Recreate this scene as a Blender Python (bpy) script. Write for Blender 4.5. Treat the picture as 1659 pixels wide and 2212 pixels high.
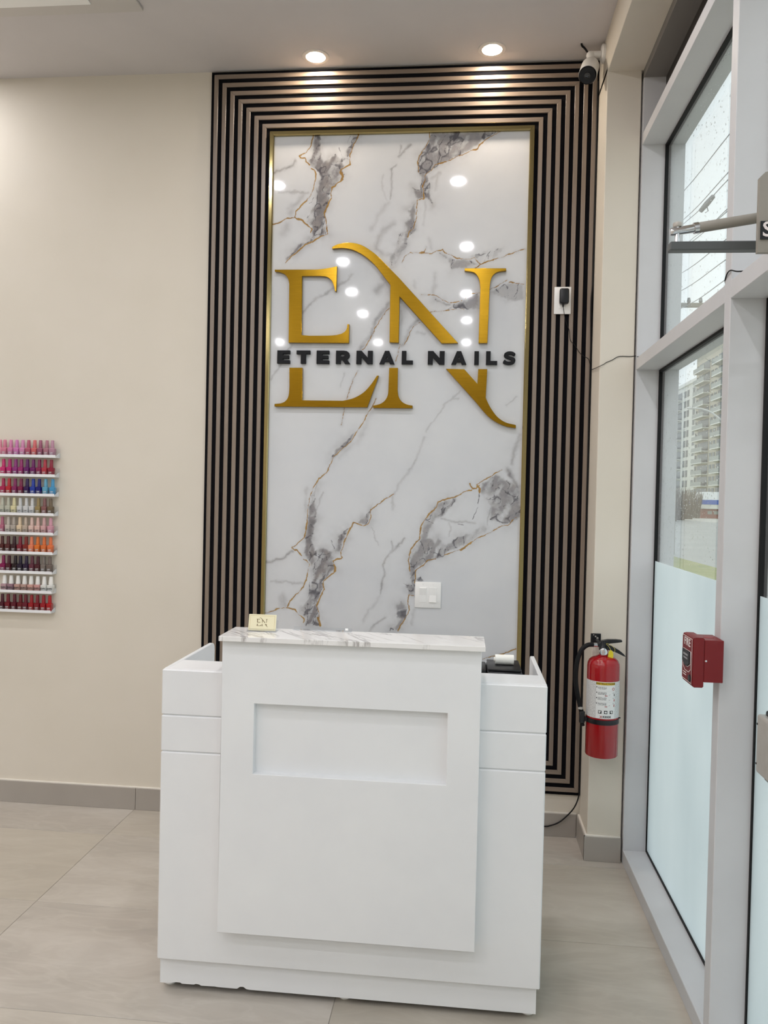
import bpy, bmesh, math, random
import numpy as np
from mathutils import Vector, Matrix

for o in list(bpy.data.objects): bpy.data.objects.remove(o)
SC = bpy.context.scene
COL = SC.collection
random.seed(7)

# ------------------------------------------------------------------ camera, sky, exposure
PW, PH, FPX = 1659.0, 2212.0, 1728.07
YAW, PITCH, ROLL = 0.0995077, -0.0170812, 0.0226067
CAM = Vector((1.138629, -3.413256, 1.414854))
_f = Vector((-math.sin(YAW)*math.cos(PITCH), math.cos(YAW)*math.cos(PITCH), math.sin(PITCH)))
_r = Vector((math.cos(YAW), math.sin(YAW), 0)); _u = _r.cross(_f)
_r2 = math.cos(ROLL)*_r + math.sin(ROLL)*_u; _u2 = -math.sin(ROLL)*_r + math.cos(ROLL)*_u
cd = bpy.data.cameras.new('camera'); cam = bpy.data.objects.new('camera', cd); COL.objects.link(cam)
cd.sensor_fit = 'VERTICAL'; cd.sensor_height = 36.0; cd.lens = FPX/PH*36.0; cd.clip_start = .05; cd.clip_end = 900
cam.matrix_world = Matrix(((_r2.x, _u2.x, -_f.x, CAM.x), (_r2.y, _u2.y, -_f.y, CAM.y), (_r2.z, _u2.z, -_f.z, CAM.z), (0, 0, 0, 1)))
SC.camera = cam

SKY = .93
wd = bpy.data.worlds.new('overcast'); SC.world = wd; wd.use_nodes = True
wd.node_tree.nodes['Background'].inputs[0].default_value = (.93, .97, 1.0, 1)
wd.node_tree.nodes['Background'].inputs[1].default_value = SKY
ROOM_LAMP = 285.0        # radiance of the room's ceiling downlights
WASH_LAMP = 150.0        # radiance of the lenses of the two spot downlights over the slat frame
WASH_SPOT = 4.0        # watts of their spot beams
vs = SC.view_settings
vs.view_transform = 'Standard'; vs.look = 'None'; vs.gamma = 1.0; vs.use_curve_mapping = False
vs.exposure = 0.60

# ------------------------------------------------------------------ helpers
def at(px, py, ax, val):
    """the point of the plane axis=val that the photograph shows at a pixel"""
    d = _r2*((px-PW/2)/FPX) + _u2*(-(py-PH/2)/FPX) + _f
    t = (val-CAM[ax])/d[ax]
    return CAM + d*t

def lin(c):
    return tuple((v/255/12.92 if v/255 <= .04045 else ((v/255+.055)/1.055)**2.4) for v in c)

class MB:
    def __init__(s): s.bm = bmesh.new()
    def box(s, x0, x1, y0, y1, z0, z1, bev=0, seg=2):
        g = bmesh.ops.create_cube(s.bm, size=1)
        vs_ = g['verts']
        for v in vs_:
            v.co = Vector(((x0+x1)/2+v.co.x*(x1-x0), (y0+y1)/2+v.co.y*(y1-y0), (z0+z1)/2+v.co.z*(z1-z0)))
        if bev:
            ed = list({e for v in vs_ for e in v.link_edges})
            bmesh.ops.bevel(s.bm, geom=ed, offset=bev, segments=seg, affect='EDGES', profile=.5)
        return s
    def poly(s, pts, vec):
        """closed outline extruded along vec"""
        a = [s.bm.verts.new(p) for p in pts]; b = [s.bm.verts.new(Vector(p)+Vector(vec)) for p in pts]
        n = len(a)
        s.bm.faces.new(a); s.bm.faces.new(list(reversed(b)))
        for i in range(n): s.bm.faces.new([a[i], b[i], b[(i+1) % n], a[(i+1) % n]])
        return s
    def face(s, pts):
        s.bm.faces.new([s.bm.verts.new(p) for p in pts]); return s
    def lathe(s, prof, c=(0, 0, 0), ax='z', n=24):
        """profile of (radius, height) turned about an axis through c; ax is 'x','y','z' or a vector"""
        M = {'z': Matrix.Identity(3), 'x': Matrix(((0, 0, 1), (1, 0, 0), (0, 1, 0))), 'y': Matrix(((0, 1, 0), (0, 0, 1), (1, 0, 0)))}.get(ax) if isinstance(ax, str) else Vector((0, 0, 1)).rotation_difference(Vector(ax)).to_matrix()
        c = Vector(c); rings = []
        for r, h in prof:
            if r < 1e-6: rings.append([s.bm.verts.new(c+M@Vector((0, 0, h)))])
            else: rings.append([s.bm.verts.new(c+M@Vector((r*math.cos(2*math.pi*i/n), r*math.sin(2*math.pi*i/n), h))) for i in range(n)])
        for A, B in zip(rings, rings[1:]):
            for i in range(n):
                j = (i+1) % n
                if len(A) == 1 and len(B) == 1: continue
                if len(A) == 1: s.bm.faces.new([A[0], B[j], B[i]])
                elif len(B) == 1: s.bm.faces.new([A[i], A[j], B[0]])
                else: s.bm.faces.new([A[i], A[j], B[j], B[i]])
        if len(rings[0]) > 1: s.bm.faces.new(list(reversed(rings[0])))
        if len(rings[-1]) > 1: s.bm.faces.new(rings[-1])
        return s
    def tube(s, pts, r, n=8, rad=None):
        pts = [Vector(p) for p in pts]; rings = []
        up = Vector((0.31, 0.17, .93))
        for i, p in enumerate(pts):
            t = (pts[min(i+1, len(pts)-1)]-pts[max(i-1, 0)]).normalized()
            a = t.cross(up)
            if a.length < .05: a = t.cross(Vector((1, 0, 0)))
            a.normalize(); b = t.cross(a); rr = rad[i] if rad else r
            rings.append([s.bm.verts.new(p+a*rr*math.cos(2*math.pi*k/n)+b*rr*math.sin(2*math.pi*k/n)) for k in range(n)])
        for A, B in zip(rings, rings[1:]):
            for k in range(n): s.bm.faces.new([A[k], A[(k+1) % n], B[(k+1) % n], B[k]])
        s.bm.faces.new(list(reversed(rings[0]))); s.bm.faces.new(rings[-1])
        return s
    def sphere(s, c, r, sub=2, sc=(1, 1, 1)):
        g = bmesh.ops.create_icosphere(s.bm, subdivisions=sub, radius=1)
        for v in g['verts']: v.co = Vector(c)+Vector((v.co.x*r*sc[0], v.co.y*r*sc[1], v.co.z*r*sc[2]))
        return s
    def mesh(s, name, smooth=False):
        bmesh.ops.recalc_face_normals(s.bm, faces=s.bm.faces)
        me = bpy.data.meshes.new(name); s.bm.to_mesh(me); s.bm.free()
        if smooth:
            for p in me.polygons: p.use_smooth = True
            me.set_sharp_from_angle(angle=math.radians(38))
        return me
    def build(s, name, mat, parent=None, smooth=False):
        me = s.mesh(name, smooth); me.materials.append(mat)
        return link(name, me, parent)

def link(name, me, parent=None):
    o = bpy.data.objects.new(name, me); COL.objects.link(o)
    if parent is not None:
        o.parent = parent
        o.matrix_parent_inverse = Matrix.Identity(4)
    return o
def empty(name, loc=(0, 0, 0), parent=None):
    o = bpy.data.objects.new(name, None); COL.objects.link(o); o.location = loc; o.empty_display_size = .05
    if parent is not None: o.parent = parent
    return o
def tag(o, label=None, cat=None, group=None, kind=None):
    if label: o['label'] = label
    if cat: o['category'] = cat
    if group: o['group'] = group
    if kind: o['kind'] = kind
    return o
def smooth_path(pts, k=6):
    """Catmull-Rom through points"""
    P = [Vector(p) for p in pts]; out = []
    for i in range(len(P)-1):
        a, b, c, d = P[max(i-1, 0)], P[i], P[i+1], P[min(i+2, len(P)-1)]
        for j in range(k):
            t = j/k
            out.append(.5*((2*b)+(c-a)*t+(2*a-5*b+4*c-d)*t*t+(3*b-a-3*c+d)*t**3))
    out.append(P[-1]); return out
def outline(pts, k=5):
    """outline points (x, y[, 1]); runs flagged 1 are smoothed"""
    n = len(pts); P = [Vector((p[0], p[1])) for p in pts]; s = [len(p) > 2 for p in pts]; out = []
    for i in range(n):
        j = (i+1) % n; out.append(P[i])
        if s[i] and s[j]:
            a = P[i-1] if s[i-1] else P[i]; d = P[(j+1) % n] if s[(j+1) % n] else P[j]; b, c = P[i], P[j]
            for q in range(1, k):
                t = q/k
                out.append(.5*((2*b)+(c-a)*t+(2*a-5*b+4*c-d)*t*t+(3*b-a-3*c+d)*t**3))
    return out
def flat_mesh(name, loops, depth, bev=0.0):
    """filled 2D outlines (holes allowed) in XZ, extruded from y=0 to y=-depth"""
    cu = bpy.data.curves.new(name, 'CURVE'); cu.dimensions = '2D'; cu.fill_mode = 'BOTH'
    cu.extrude = max(depth/2-bev, 1e-5); cu.bevel_depth = bev; cu.bevel_resolution = 1; cu.offset = -bev
    for L in loops:
        sp = cu.splines.new('POLY'); sp.points.add(len(L)-1); sp.use_cyclic_u = True
        for p, v in zip(sp.points, L): p.co = (v[0], v[1], 0, 1)
    return _curve_mesh(cu, name, depth)
def text_mesh(name, s, size, depth=.0004, align='CENTER', bold=0.0, spacing=1.0):
    cu = bpy.data.curves.new(name, 'FONT'); cu.body = s; cu.size = size; cu.extrude = depth/2; cu.offset = bold
    cu.align_x = align; cu.align_y = 'CENTER'; cu.space_character = spacing; cu.resolution_u = 3
    return _curve_mesh(cu, name, depth)
def _curve_mesh(cu, name, depth):
    ob = bpy.data.objects.new('tmp', cu); COL.objects.link(ob)
    dg = bpy.context.evaluated_depsgraph_get(); dg.update()
    me = bpy.data.meshes.new_from_object(ob.evaluated_get(dg)); me.name = name
    bpy.data.objects.remove(ob); bpy.data.curves.remove(cu)
    me.transform(Matrix(((1, 0, 0, 0), (0, 0, -1, -depth/2), (0, 1, 0, 0), (0, 0, 0, 1))))
    return me

# ------------------------------------------------------------------ materials
def mat(name, col=None, rough=.5, metal=0, spec=.5, emit=None, es=0, coat=0, alpha=None):
    m = bpy.data.materials.new(name); m.use_nodes = True
    b = m.node_tree.nodes['Principled BSDF']
    if col is not None: b.inputs['Base Color'].default_value = (*lin(col), 1)
    b.inputs['Roughness'].default_value = rough; b.inputs['Metallic'].default_value = metal
    b.inputs['Specular IOR Level'].default_value = spec; b.inputs['Coat Weight'].default_value = coat
    b.inputs['Coat Roughness'].default_value = .05
    if emit: b.inputs['Emission Color'].default_value = (*emit, 1); b.inputs['Emission Strength'].default_value = es
    return m
class N:
    """node-tree shorthand"""
    def __init__(s, m): s.t = m.node_tree; s.b = s.t.nodes.get('Principled BSDF'); s.out = s.t.nodes['Material Output']
    def n(s, ty, **k):
        x = s.t.nodes.new(ty)
        for a, v in k.items(): setattr(x, a, v)
        return x
    def l(s, a, b): s.t.links.new(a, b)
    def coord(s, kind='Object', scale=(1, 1, 1), rot=(0, 0, 0)):
        c = s.n('ShaderNodeTexCoord'); mp = s.n('ShaderNodeMapping'); mp.inputs['Scale'].default_value = scale; mp.inputs['Rotation'].default_value = rot
        s.l(c.outputs[kind], mp.inputs[0]); return mp.outputs[0]
    def noise(s, vec, scale, detail=4, rough=.55, dist=0):
        x = s.n('ShaderNodeTexNoise'); x.inputs['Scale'].default_value = scale; x.inputs['Detail'].default_value = detail
        x.inputs['Roughness'].default_value = rough; x.inputs['Distortion'].default_value = dist; s.l(vec, x.inputs['Vector']); return x.outputs['Fac']
    def ramp(s, fac, stops):
        x = s.n('ShaderNodeValToRGB'); s.l(fac, x.inputs[0]); e = x.color_ramp.elements
        while len(e) < len(stops): e.new(.5)
        for q, (p, c) in zip(e, stops): q.position = p; q.color = (*lin(c), 1) if len(c) == 3 else c
        return x.outputs[0]
    def math(s, op, a, b=None, clamp=False):
        x = s.n('ShaderNodeMath'); x.operation = op; x.use_clamp = clamp
        for i, v in enumerate((a, b)):
            if v is None: continue
            if isinstance(v, (int, float)): x.inputs[i].default_value = v
            else: s.l(v, x.inputs[i])
        return x.outputs[0]
    def mix(s, fac, a, b, blend='MIX'):
        x = s.n('ShaderNodeMix'); x.data_type = 'RGBA'; x.blend_type = blend
        for i, v in ((0, fac), (6, a), (7, b)):
            if isinstance(v, (int, float)): x.inputs[i].default_value = v
            elif isinstance(v, tuple): x.inputs[i].default_value = (*v, 1) if len(v) == 3 else v
            else: s.l(v, x.inputs[i])
        return x.outputs[2]
    def bump(s, h, strength, dist=.002):
        x = s.n('ShaderNodeBump'); x.inputs['Strength'].default_value = strength; x.inputs['Distance'].default_value = dist
        s.l(h, x.inputs['Height']); s.l(x.outputs[0], s.b.inputs['Normal'])
def noisy(name, c1, c2, scale, rough=.6, spec=.4, coord='Object', cs=(1, 1, 1), bump=0, metal=0, detail=4):
    m = mat(name, c1, rough, metal, spec); g = N(m); v = g.coord(coord, cs); f = g.noise(v, scale, detail)
    g.l(g.ramp(f, [(.3, c1), (.7, c2)]), g.b.inputs['Base Color'])
    if bump: g.bump(g.noise(v, scale*8, 3), bump)
    return m

M = {}
M['wall'] = noisy('cream_wall_paint', (222, 214, 200), (226, 218, 205), 3, .75, .25, bump=.03)
M['ceiling'] = noisy('ceiling_paint', (211, 206, 205), (215, 210, 209), 4, .9, .1, bump=.03)
M['white'] = noisy('white_lacquer', (238, 239, 240), (233, 234, 236), 5, .33, .4)
M['white_plastic'] = mat('white_plastic', (247, 246, 244), .35)
M['shelf_white'] = mat('shelf_white', (238, 238, 240), .4)
M['black_felt'] = mat('black_felt', (16, 16, 20), .9, 0, .1)
M['black_plastic'] = mat('black_plastic', (20, 21, 25), .35)
M['black_rubber'] = mat('black_rubber', (12, 12, 14), .6, 0, .3)
M['letter_black'] = mat('letter_black', (18, 19, 24), .55, 0, .25)
M['frame_alu'] = noisy('anodised_aluminium', (204, 204, 206), (209, 209, 211), 6, .45, .4)
M['red'] = mat('red_enamel', (164, 12, 22), .2, 0, .5, coat=.5)
M['red_box'] = mat('red_painted_metal', (118, 8, 16), .45)
M['chrome'] = mat('chrome', (225, 225, 228), .12, 1)
M['steel'] = noisy('brushed_steel', (182, 176, 168), (190, 185, 178), 30, .4, metal=.3)
M['closer'] = mat('closer_grey', (150, 145, 136), .5, .1)
M['closer_dark'] = mat('closer_dark_grey', (92, 95, 95), .4, .3)
M['yellow'] = mat('yellow_tag', (226, 208, 40), .5)
M['caulk'] = mat('white_caulk', (236, 230, 220), .6)
M['grout'] = mat('grout', (158, 151, 142), .85)
M['lamp_trim'] = mat('lamp_trim_white', (232, 226, 220), .5)
M['paper'] = mat('paper_white', (244, 243, 236), .7)
M['stucco'] = noisy('building_stucco', (196, 190, 176), (188, 182, 168), .15, .9)  # most outdoor colours below are paled, painting in the haze of wet glass
M['far_white'] = mat('building_white', (226, 226, 222), .9)
M['far_glass'] = mat('building_glass', (78, 86, 90), .3)
M['far_blue'] = mat('building_blue_glass', (120, 140, 170), .2)
M['far_rail'] = mat('balcony_glass', (150, 156, 152), .4)
M['asphalt'] = noisy('wet_asphalt', (150, 152, 150), (172, 173, 170), .4, .35)
M['pavement'] = noisy('pavement', (196, 194, 186), (182, 180, 172), .6, .7)
M['grass'] = noisy('winter_grass', (138, 146, 96), (168, 168, 122), 1.2, .9)
M['pole'] = noisy('pole_wood', (132, 130, 122), (150, 148, 140), 6, .85, cs=(1, 1, .1))
M['wire'] = mat('wire_dark', (128, 132, 136), .7)
M['twig'] = noisy('bare_twig', (112, 104, 96), (132, 124, 114), 4, .9)
M['shop_blue'] = mat('shop_blue', (44, 96, 190), .6)
M['shop_red'] = mat('shop_brick', (150, 92, 82), .8)
M['lamp_grey'] = mat('street_lamp_grey', (206, 208, 208), .5)
M['light_block'] = mat('light_block_dark', (62, 58, 55), .5); M['header_shaded'] = mat('header_shaded', (134, 130, 126), .6)

def lamp_mat(name, col, s):
    m = mat(name, (255, 255, 255), .5, emit=col, es=s); return m
M['lens_room'] = lamp_mat('room_lamp_lens', (1, .995, 1.03), ROOM_LAMP)
M['lens_wash'] = lamp_mat('wash_lamp_lens', (1, .86, .70), WASH_LAMP)

m = M['gold'] = mat('brushed_gold', (152, 118, 34), .2, 1); g = N(m)
g.l(g.ramp(g.noise(g.coord('Object', (3, 1, 160)), 3, 3), [(.3, (160, 124, 34)), (.7, (144, 110, 26))]), g.b.inputs['Base Color'])
g.bump(g.noise(g.coord('Object', (2, 1, 220)), 4, 2), .05, .001)
M['gold_trim'] = mat('polished_gold_trim', (162, 147, 102), .16, 1)

m = M['slat'] = mat('walnut_slat', (140, 122, 106), .36, 0, .95); g = N(m)
v = g.coord('Object', (1.2, 60, 60)); f = g.noise(v, 3, 5, .6)
oi = g.n('ShaderNodeObjectInfo')
base = g.ramp(f, [(.25, (118, 103, 90)), (.75, (146, 129, 113))])
g.l(g.mix(g.math('MULTIPLY', oi.outputs['Random'], .25), base, lin((120, 106, 96))), g.b.inputs['Base Color'])
g.bump(g.noise(g.coord('Object', (2, 160, 160)), 3, 2), .40, .001)

m = M['tile'] = mat('porcelain_tile', (186, 176, 164), .3, 0, .45); g = N(m); oi = g.n('ShaderNodeObjectInfo')
cn = g.n('ShaderNodeTexCoord'); off = g.n('ShaderNodeVectorMath'); off.operation = 'ADD'; sc_ = g.n('ShaderNodeVectorMath'); sc_.operation = 'SCALE'; sc_.inputs[3].default_value = 37
cb = g.n('ShaderNodeCombineXYZ'); g.l(oi.outputs['Random'], cb.inputs[0]); g.l(oi.outputs['Random'], cb.inputs[1]); g.l(cb.outputs[0], sc_.inputs[0])
g.l(cn.outputs['Object'], off.inputs[0]); g.l(sc_.outputs[0], off.inputs[1])
mp = g.n('ShaderNodeMapping'); mp.inputs['Rotation'].default_value = (0, 0, math.radians(-28)); mp.inputs['Scale'].default_value = (1, 3.2, 1); g.l(off.outputs[0], mp.inputs[0])
c1 = g.ramp(g.noise(mp.outputs[0], 1.4, 6, .62, .8), [(.28, (172, 165, 156)), (.5, (187, 179, 169)), (.72, (203, 196, 187))])
vein = g.noise(mp.outputs[0], 3.2, 3, .5, 1.6)
vm = g.math('SUBTRACT', 1.0, g.math('MULTIPLY', g.math('ABSOLUTE', g.math('SUBTRACT', vein, .5)), 14), True)
c2 = g.mix(g.math('MULTIPLY', vm, .20), c1, lin((216, 210, 200)))
tint = g.mix(g.math('MULTIPLY', oi.outputs['Random'], .35), c2, lin((184, 174, 152)))
g.l(tint, g.b.inputs['Base Color']); g.bump(g.noise(g.coord('Object'), 60, 3), .04)
M['base_tile'] = noisy('grey_base_tile', (166, 159, 151), (176, 169, 161), 2.5, .4, .4)

# glass that lets light straight through
def clear_glass(name, tint=(.93, .965, .96), refl=1.0):
    m = bpy.data.materials.new(name); m.use_nodes = True; g = N(m); g.t.nodes.remove(g.b)
    tr = g.n('ShaderNodeBsdfTransparent'); tr.inputs[0].default_value = (*tint, 1)
    gl = g.n('ShaderNodeBsdfGlossy'); gl.inputs['Roughness'].default_value = .01; gl.inputs[0].default_value = (refl, refl, refl, 1)
    lw = g.n('ShaderNodeLayerWeight'); lw.inputs[0].default_value = .5
    fr = g.math('ADD', .025, g.math('MULTIPLY', g.math('POWER', lw.outputs['Facing'], 5), .95), True)
    mx = g.n('ShaderNodeMixShader'); g.l(fr, mx.inputs[0]); g.l(tr.outputs[0], mx.inputs[1]); g.l(gl.outputs[0], mx.inputs[2])
    g.l(mx.outputs[0], g.out.inputs[0]); return m
M['glass'] = clear_glass('window_glass', (.93, .965, .96))
M['acrylic'] = clear_glass('clear_acrylic', (.95, .96, .97))
m = M['film'] = bpy.data.materials.new('frosted_film'); m.use_nodes = True; g = N(m); g.t.nodes.remove(g.b)
tl = g.n('ShaderNodeBsdfTranslucent'); tl.inputs[0].default_value = (.86, .93, .95, 1)
df = g.n('ShaderNodeBsdfDiffuse'); df.inputs[0].default_value = (.86, .9, .92, 1)
g.l(g.ramp(g.noise(g.coord('Object', (1, 1, .4)), 2.5, 3), [(.3, (.80, .835, .85, 1)), (.7, (.90, .925, .935, 1))]), tl.inputs[0])
mx = g.n('ShaderNodeMixShader'); mx.inputs[0].default_value = .10; g.l(tl.outputs[0], mx.inputs[1]); g.l(df.outputs[0], mx.inputs[2])
tp = g.n('ShaderNodeBsdfTransparent'); mx2 = g.n('ShaderNodeMixShader'); mx2.inputs[0].default_value = .05
g.l(mx.outputs[0], mx2.inputs[1]); g.l(tp.outputs[0], mx2.inputs[2]); g.l(mx2.outputs[0], g.out.inputs[0])
m = M['drop'] = bpy.data.materials.new('water_drop'); m.use_nodes = True; g = N(m); g.t.nodes.remove(g.b)
rf = g.n('ShaderNodeBsdfRefraction'); rf.inputs['IOR'].default_value = 1.33; rf.inputs['Roughness'].default_value = 0
g.l(rf.outputs[0], g.out.inputs[0])

# polish bottles take their colour from the object
def objcol(name, rough, label=False):
    m = mat(name, (200, 200, 200), rough, 0, .5); g = N(m); oi = g.n('ShaderNodeObjectInfo')
    if not label: g.l(oi.outputs['Color'], g.b.inputs['Base Color']); return m
    c = g.n('ShaderNodeTexCoord'); sp = g.n('ShaderNodeSeparateXYZ'); g.l(c.outputs['Object'], sp.inputs[0])
    x, z = sp.outputs[0], sp.outputs[2]
    def band(z0, z1, xw):
        a = g.math('MULTIPLY', g.math('GREATER_THAN', z, z0), g.math('LESS_THAN', z, z1))
        return g.math('MULTIPLY', a, g.math('LESS_THAN', g.math('ABSOLUTE', x), xw))
    nz = g.noise(g.coord('Object', (900, 1, 300)), 1, 2)
    br = g.math('GREATER_THAN', nz, .47)
    msk = g.math('MAXIMUM', g.math('MULTIPLY', band(.014, .020, .0065), br), g.math('MAXIMUM', g.math('MULTIPLY', band(.0085, .0108, .0085), br), band(.0035, .0065, .0048)))
    lum = g.n('ShaderNodeRGBToBW'); g.l(oi.outputs['Color'], lum.inputs[0])
    dark = g.math('GREATER_THAN', lum.outputs[0], .38)
    ink = g.mix(dark, (.78, .78, .78), (.04, .04, .045))
    g.l(g.mix(g.math('MULTIPLY', msk, .85), oi.outputs['Color'], ink), g.b.inputs['Base Color']); return m
M['polish_body'] = objcol('polish_bottle', .15); M['polish_cap'] = objcol('polish_cap', .38); M['polish_label'] = objcol('polish_label', .25, True)

# ------------------------------------------------------------------ dimensions of the place (metres)
WY = .02              # back wall face
ZC = 3.26             # ceiling
XL, YR = -5.0, -7.0   # left wall, rear wall
PX0, PX1, PY = 1.655, 1.786, -.195   # pier
FX, GX, OX = 1.7923, 1.885, 1.955    # frame room face, glass, frame outer face
BHZ, HDZ = 3.10, 3.066
TRB, TRT, UTB, UTT, SILL = 1.9367, 1.9823, 2.806, 2.8498, .053
MUL = [(-1.318, -1.270), (-2.46, -2.412), (-4.30, -4.252), (-7.0, -6.95)]

# ------------------------------------------------------------------ the setting
def struct(o): o['kind'] = 'structure'; return o
struct(MB().box(XL-.15, 1.96, WY, WY+.15, 0, 3.45).build('wall_back', M['wall']))
struct(MB().box(XL-.15, XL, YR, WY, 0, 3.45).build('wall_left', M['wall']))
struct(MB().box(XL-.15, 1.96, YR-.15, YR, 0, 3.45).build('wall_rear', M['wall']))
struct(MB().box(XL, PX0+.02, YR, WY, ZC, ZC+.15).build('ceiling', M['ceiling']))
struct(MB().box(PX0, PX1, PY, WY, 0, BHZ+.02, .002, 1).build('wall_pier', M['wall']))
struct(MB().box(PX0, FX+.002, YR, WY, BHZ, 3.45, .002, 1).build('ceiling_bulkhead', M['wall']))
struct(MB().box(FX+.001, OX, YR, WY, BHZ, 3.6).build('wall_head', M['wall']))
struct(MB().box(PX1-.002, OX, -.165, WY, 0, BHZ).build('wall_reveal', M['wall']))

# floor: grout bed with porcelain tiles 1.105 x 0.5525
fl = struct(MB().box(XL, FX+.02, YR, WY, -.06, -.0015).build('floor', M['grout']))
TX, TY, X0T, Y0T, GAP = 1.105, .5525, -.295, -.2564, .0017
tmesh = {}
for i in range(-5, 3):
    for j in range(-1, 14):
        x0, x1 = max(X0T+TX*i, XL), min(X0T+TX*(i+1), FX+.02); y1, y0 = min(Y0T-TY*j, WY), max(Y0T-TY*(j+1), YR)
        if x1-x0 < .02 or y1-y0 < .02: continue
        sx, sy = round(x1-x0, 3), round(y1-y0, 3)
        if (sx, sy) not in tmesh:
            b = MB().box(-sx/2+GAP/2, sx/2-GAP/2, -sy/2+GAP/2, sy/2-GAP/2, -.010, 0, .0008, 1)
            me = b.mesh('tile'); me.materials.append(M['tile']); tmesh[(sx, sy)] = me
        t = link('tile', tmesh[(sx, sy)], fl); t.location = ((x0+x1)/2, (y0+y1)/2, 0)

# grey tile skirting with a caulk line along its top
BB = .097
def skirting(name, runs, caulk):
    r = struct(empty(name))
    for (x0, x1, y0, y1) in runs: MB().box(x0, x1, y0, y1, 0, BB, .001, 1).build('tile', M['base_tile'], r)
    for (x0, x1, y0, y1) in caulk: MB().box(x0, x1, y0, y1, BB-.001, BB+.005, .001, 1).build('caulk_line', M['caulk'], r)
    return r
j0 = at(292, 1735, 1, WY-.012).x
runs = []; xs = [XL+.002] + [j0+1.105*k for k in range(-4, 3) if j0+1.105*k < PX0-.012] + [PX0-.013]
for a, b in zip(xs, xs[1:]): runs.append((a+.0008, b-.0008, WY-.012, WY))
skirting('baseboard_back', runs, [(XL+.002, PX0-.012, WY-.008, WY)])
skirting('baseboard_pier', [(PX0-.012, PX0, PY-.011, WY-.0125), (PX0-.012, PX1-.001, PY-.012, PY)], [(PX0-.008, PX0, PY, WY-.012), (PX0-.008, PX1-.002, PY-.008, PY)])

# ------------------------------------------------------------------ storefront glazing
wn = struct(empty('window_1', (GX, -.7, 0)))
def wpart(name, b, m, parent, smooth=False):
    o = b.build(name, m, parent, smooth); o.matrix_parent_inverse = Matrix.Translation(-parent.location); return o
bays = []
ye = -.2089
wpart('jamb', MB().box(FX, OX, ye, -.165, 0, HDZ+.002, .0015, 1), M['frame_alu'], wn)
for (y0, y1) in MUL:
    wpart('mullion', MB().box(FX, OX, y0, y1, 0, HDZ+.002, .0015, 1), M['frame_alu'], wn)
    bays.append((y1, ye)); ye = y0
wpart('header', MB().box(FX, OX, YR, -.165, HDZ, BHZ+.01, .001, 1), M['header_shaded'], wn)  # header coloured darker than the frame, its shade painted in
FILM = 1.195
def pane(parent, y0, y1, z0, z1, film=None):
    g_ = .009
    wpart('pane', MB().box(GX, GX+.006, y0+.001, y1-.001, z0+.001, z1-.001), M['glass'], parent)
    b = MB()
    for (a0, a1, c0, c1) in ((y0, y1, z0, z0+g_), (y0, y1, z1-g_, z1), (y0, y0+g_, z0+g_, z1-g_), (y1-g_, y1, z0+g_, z1-g_)): b.box(GX-.006, GX+.014, a0, a1, c0, c1)
    bmesh.ops.remove_doubles(b.bm, verts=b.bm.verts, dist=1e-5)
    wpart('gasket', b, M['black_rubber'], parent)
    if film: wpart('frosted_film', MB().box(GX-.0025, GX-.001, y0+g_, y1-g_, z0+g_, film), M['film'], parent)
for k, (y0, y1) in enumerate(bays):
    door = k == 1
    wpart('transom', MB().box(FX, OX, y0, y1, TRB, TRT, .001, 1), M['frame_alu'], wn)
    wpart('transom', MB().box(FX, OX, y0, y1, UTB, UTT, .001, 1), M['frame_alu'], wn)
    wpart('light_block_panel', MB().box(GX-.01, GX+.02, y0, y1, UTT, HDZ), M['light_block'], wn); pane(wn, y0, y1, TRT, UTB)  # opaque dark panel added in the top strip to keep light off the header
    if not door:
        wpart('sill', MB().box(FX, OX, y0, y1, 0, SILL, .0015, 1), M['frame_alu'], wn)
        pane(wn, y0, y1, SILL, TRB, FILM)

# rain on the outside of the first bay's glass: uncountable small drops
rng = np.random.RandomState(3); y0, y1 = bays[0]
tb = bmesh.new(); bmesh.ops.create_icosphere(tb, subdivisions=1, radius=1); tb.verts.index_update()
tv = np.array([v.co[:] for v in tb.verts]); tf = np.array([[v.index for v in f.verts] for f in tb.faces]); tb.free(); tv[:, 0] = np.maximum(tv[:, 0], 0)*.7
dv, df_ = [], []
for z0, z1, n in ((FILM, TRB, 2200), (TRT, UTB, 1400)):
    for _ in range(n):
        r = .0012*rng.uniform(.5, 1.6)**1.5*(1.5 if rng.rand() < .3 else 1)
        df_.append(tf+len(dv)*len(tv)); dv.append(tv*r+np.array((GX+.0062-wn.location.x, rng.uniform(y0+.01, y1-.01)-wn.location.y, rng.uniform(z0+.01, z1-.01))))
me = bpy.data.meshes.new('rain_drops'); me.from_pydata(np.concatenate(dv).tolist(), [], np.concatenate(df_).tolist()); me.materials.append(M['drop'])
for p_ in me.polygons: p_.use_smooth = True
dr = link('rain_drops', me, wn); dr['kind'] = 'stuff'

# glass door in the second bay
dn = struct(empty('door_1', (GX, -1.9, 0))); y0, y1 = bays[1]
pane(dn, y0, y1, .012, TRB, FILM-.004)
lp = wpart('lock_plate', MB().box(GX-.034, GX-.008, -1.55, -1.417, .778, .918, .006, 2), M['steel'], dn); lp['label'] = 'stainless lock plate'
bk = wpart('lock_housing', MB().box(GX-.018, GX-.006, -1.56, -1.425, .762, .93, .006, 2), M['black_plastic'], dn)
for zz in (.895, .80): wpart('screw', MB().lathe([(.0025, 0), (.0025, .0012)], (GX-.0345, -1.424, zz), (-1, 0, 0), 10), M['black_plastic'], dn)

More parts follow.
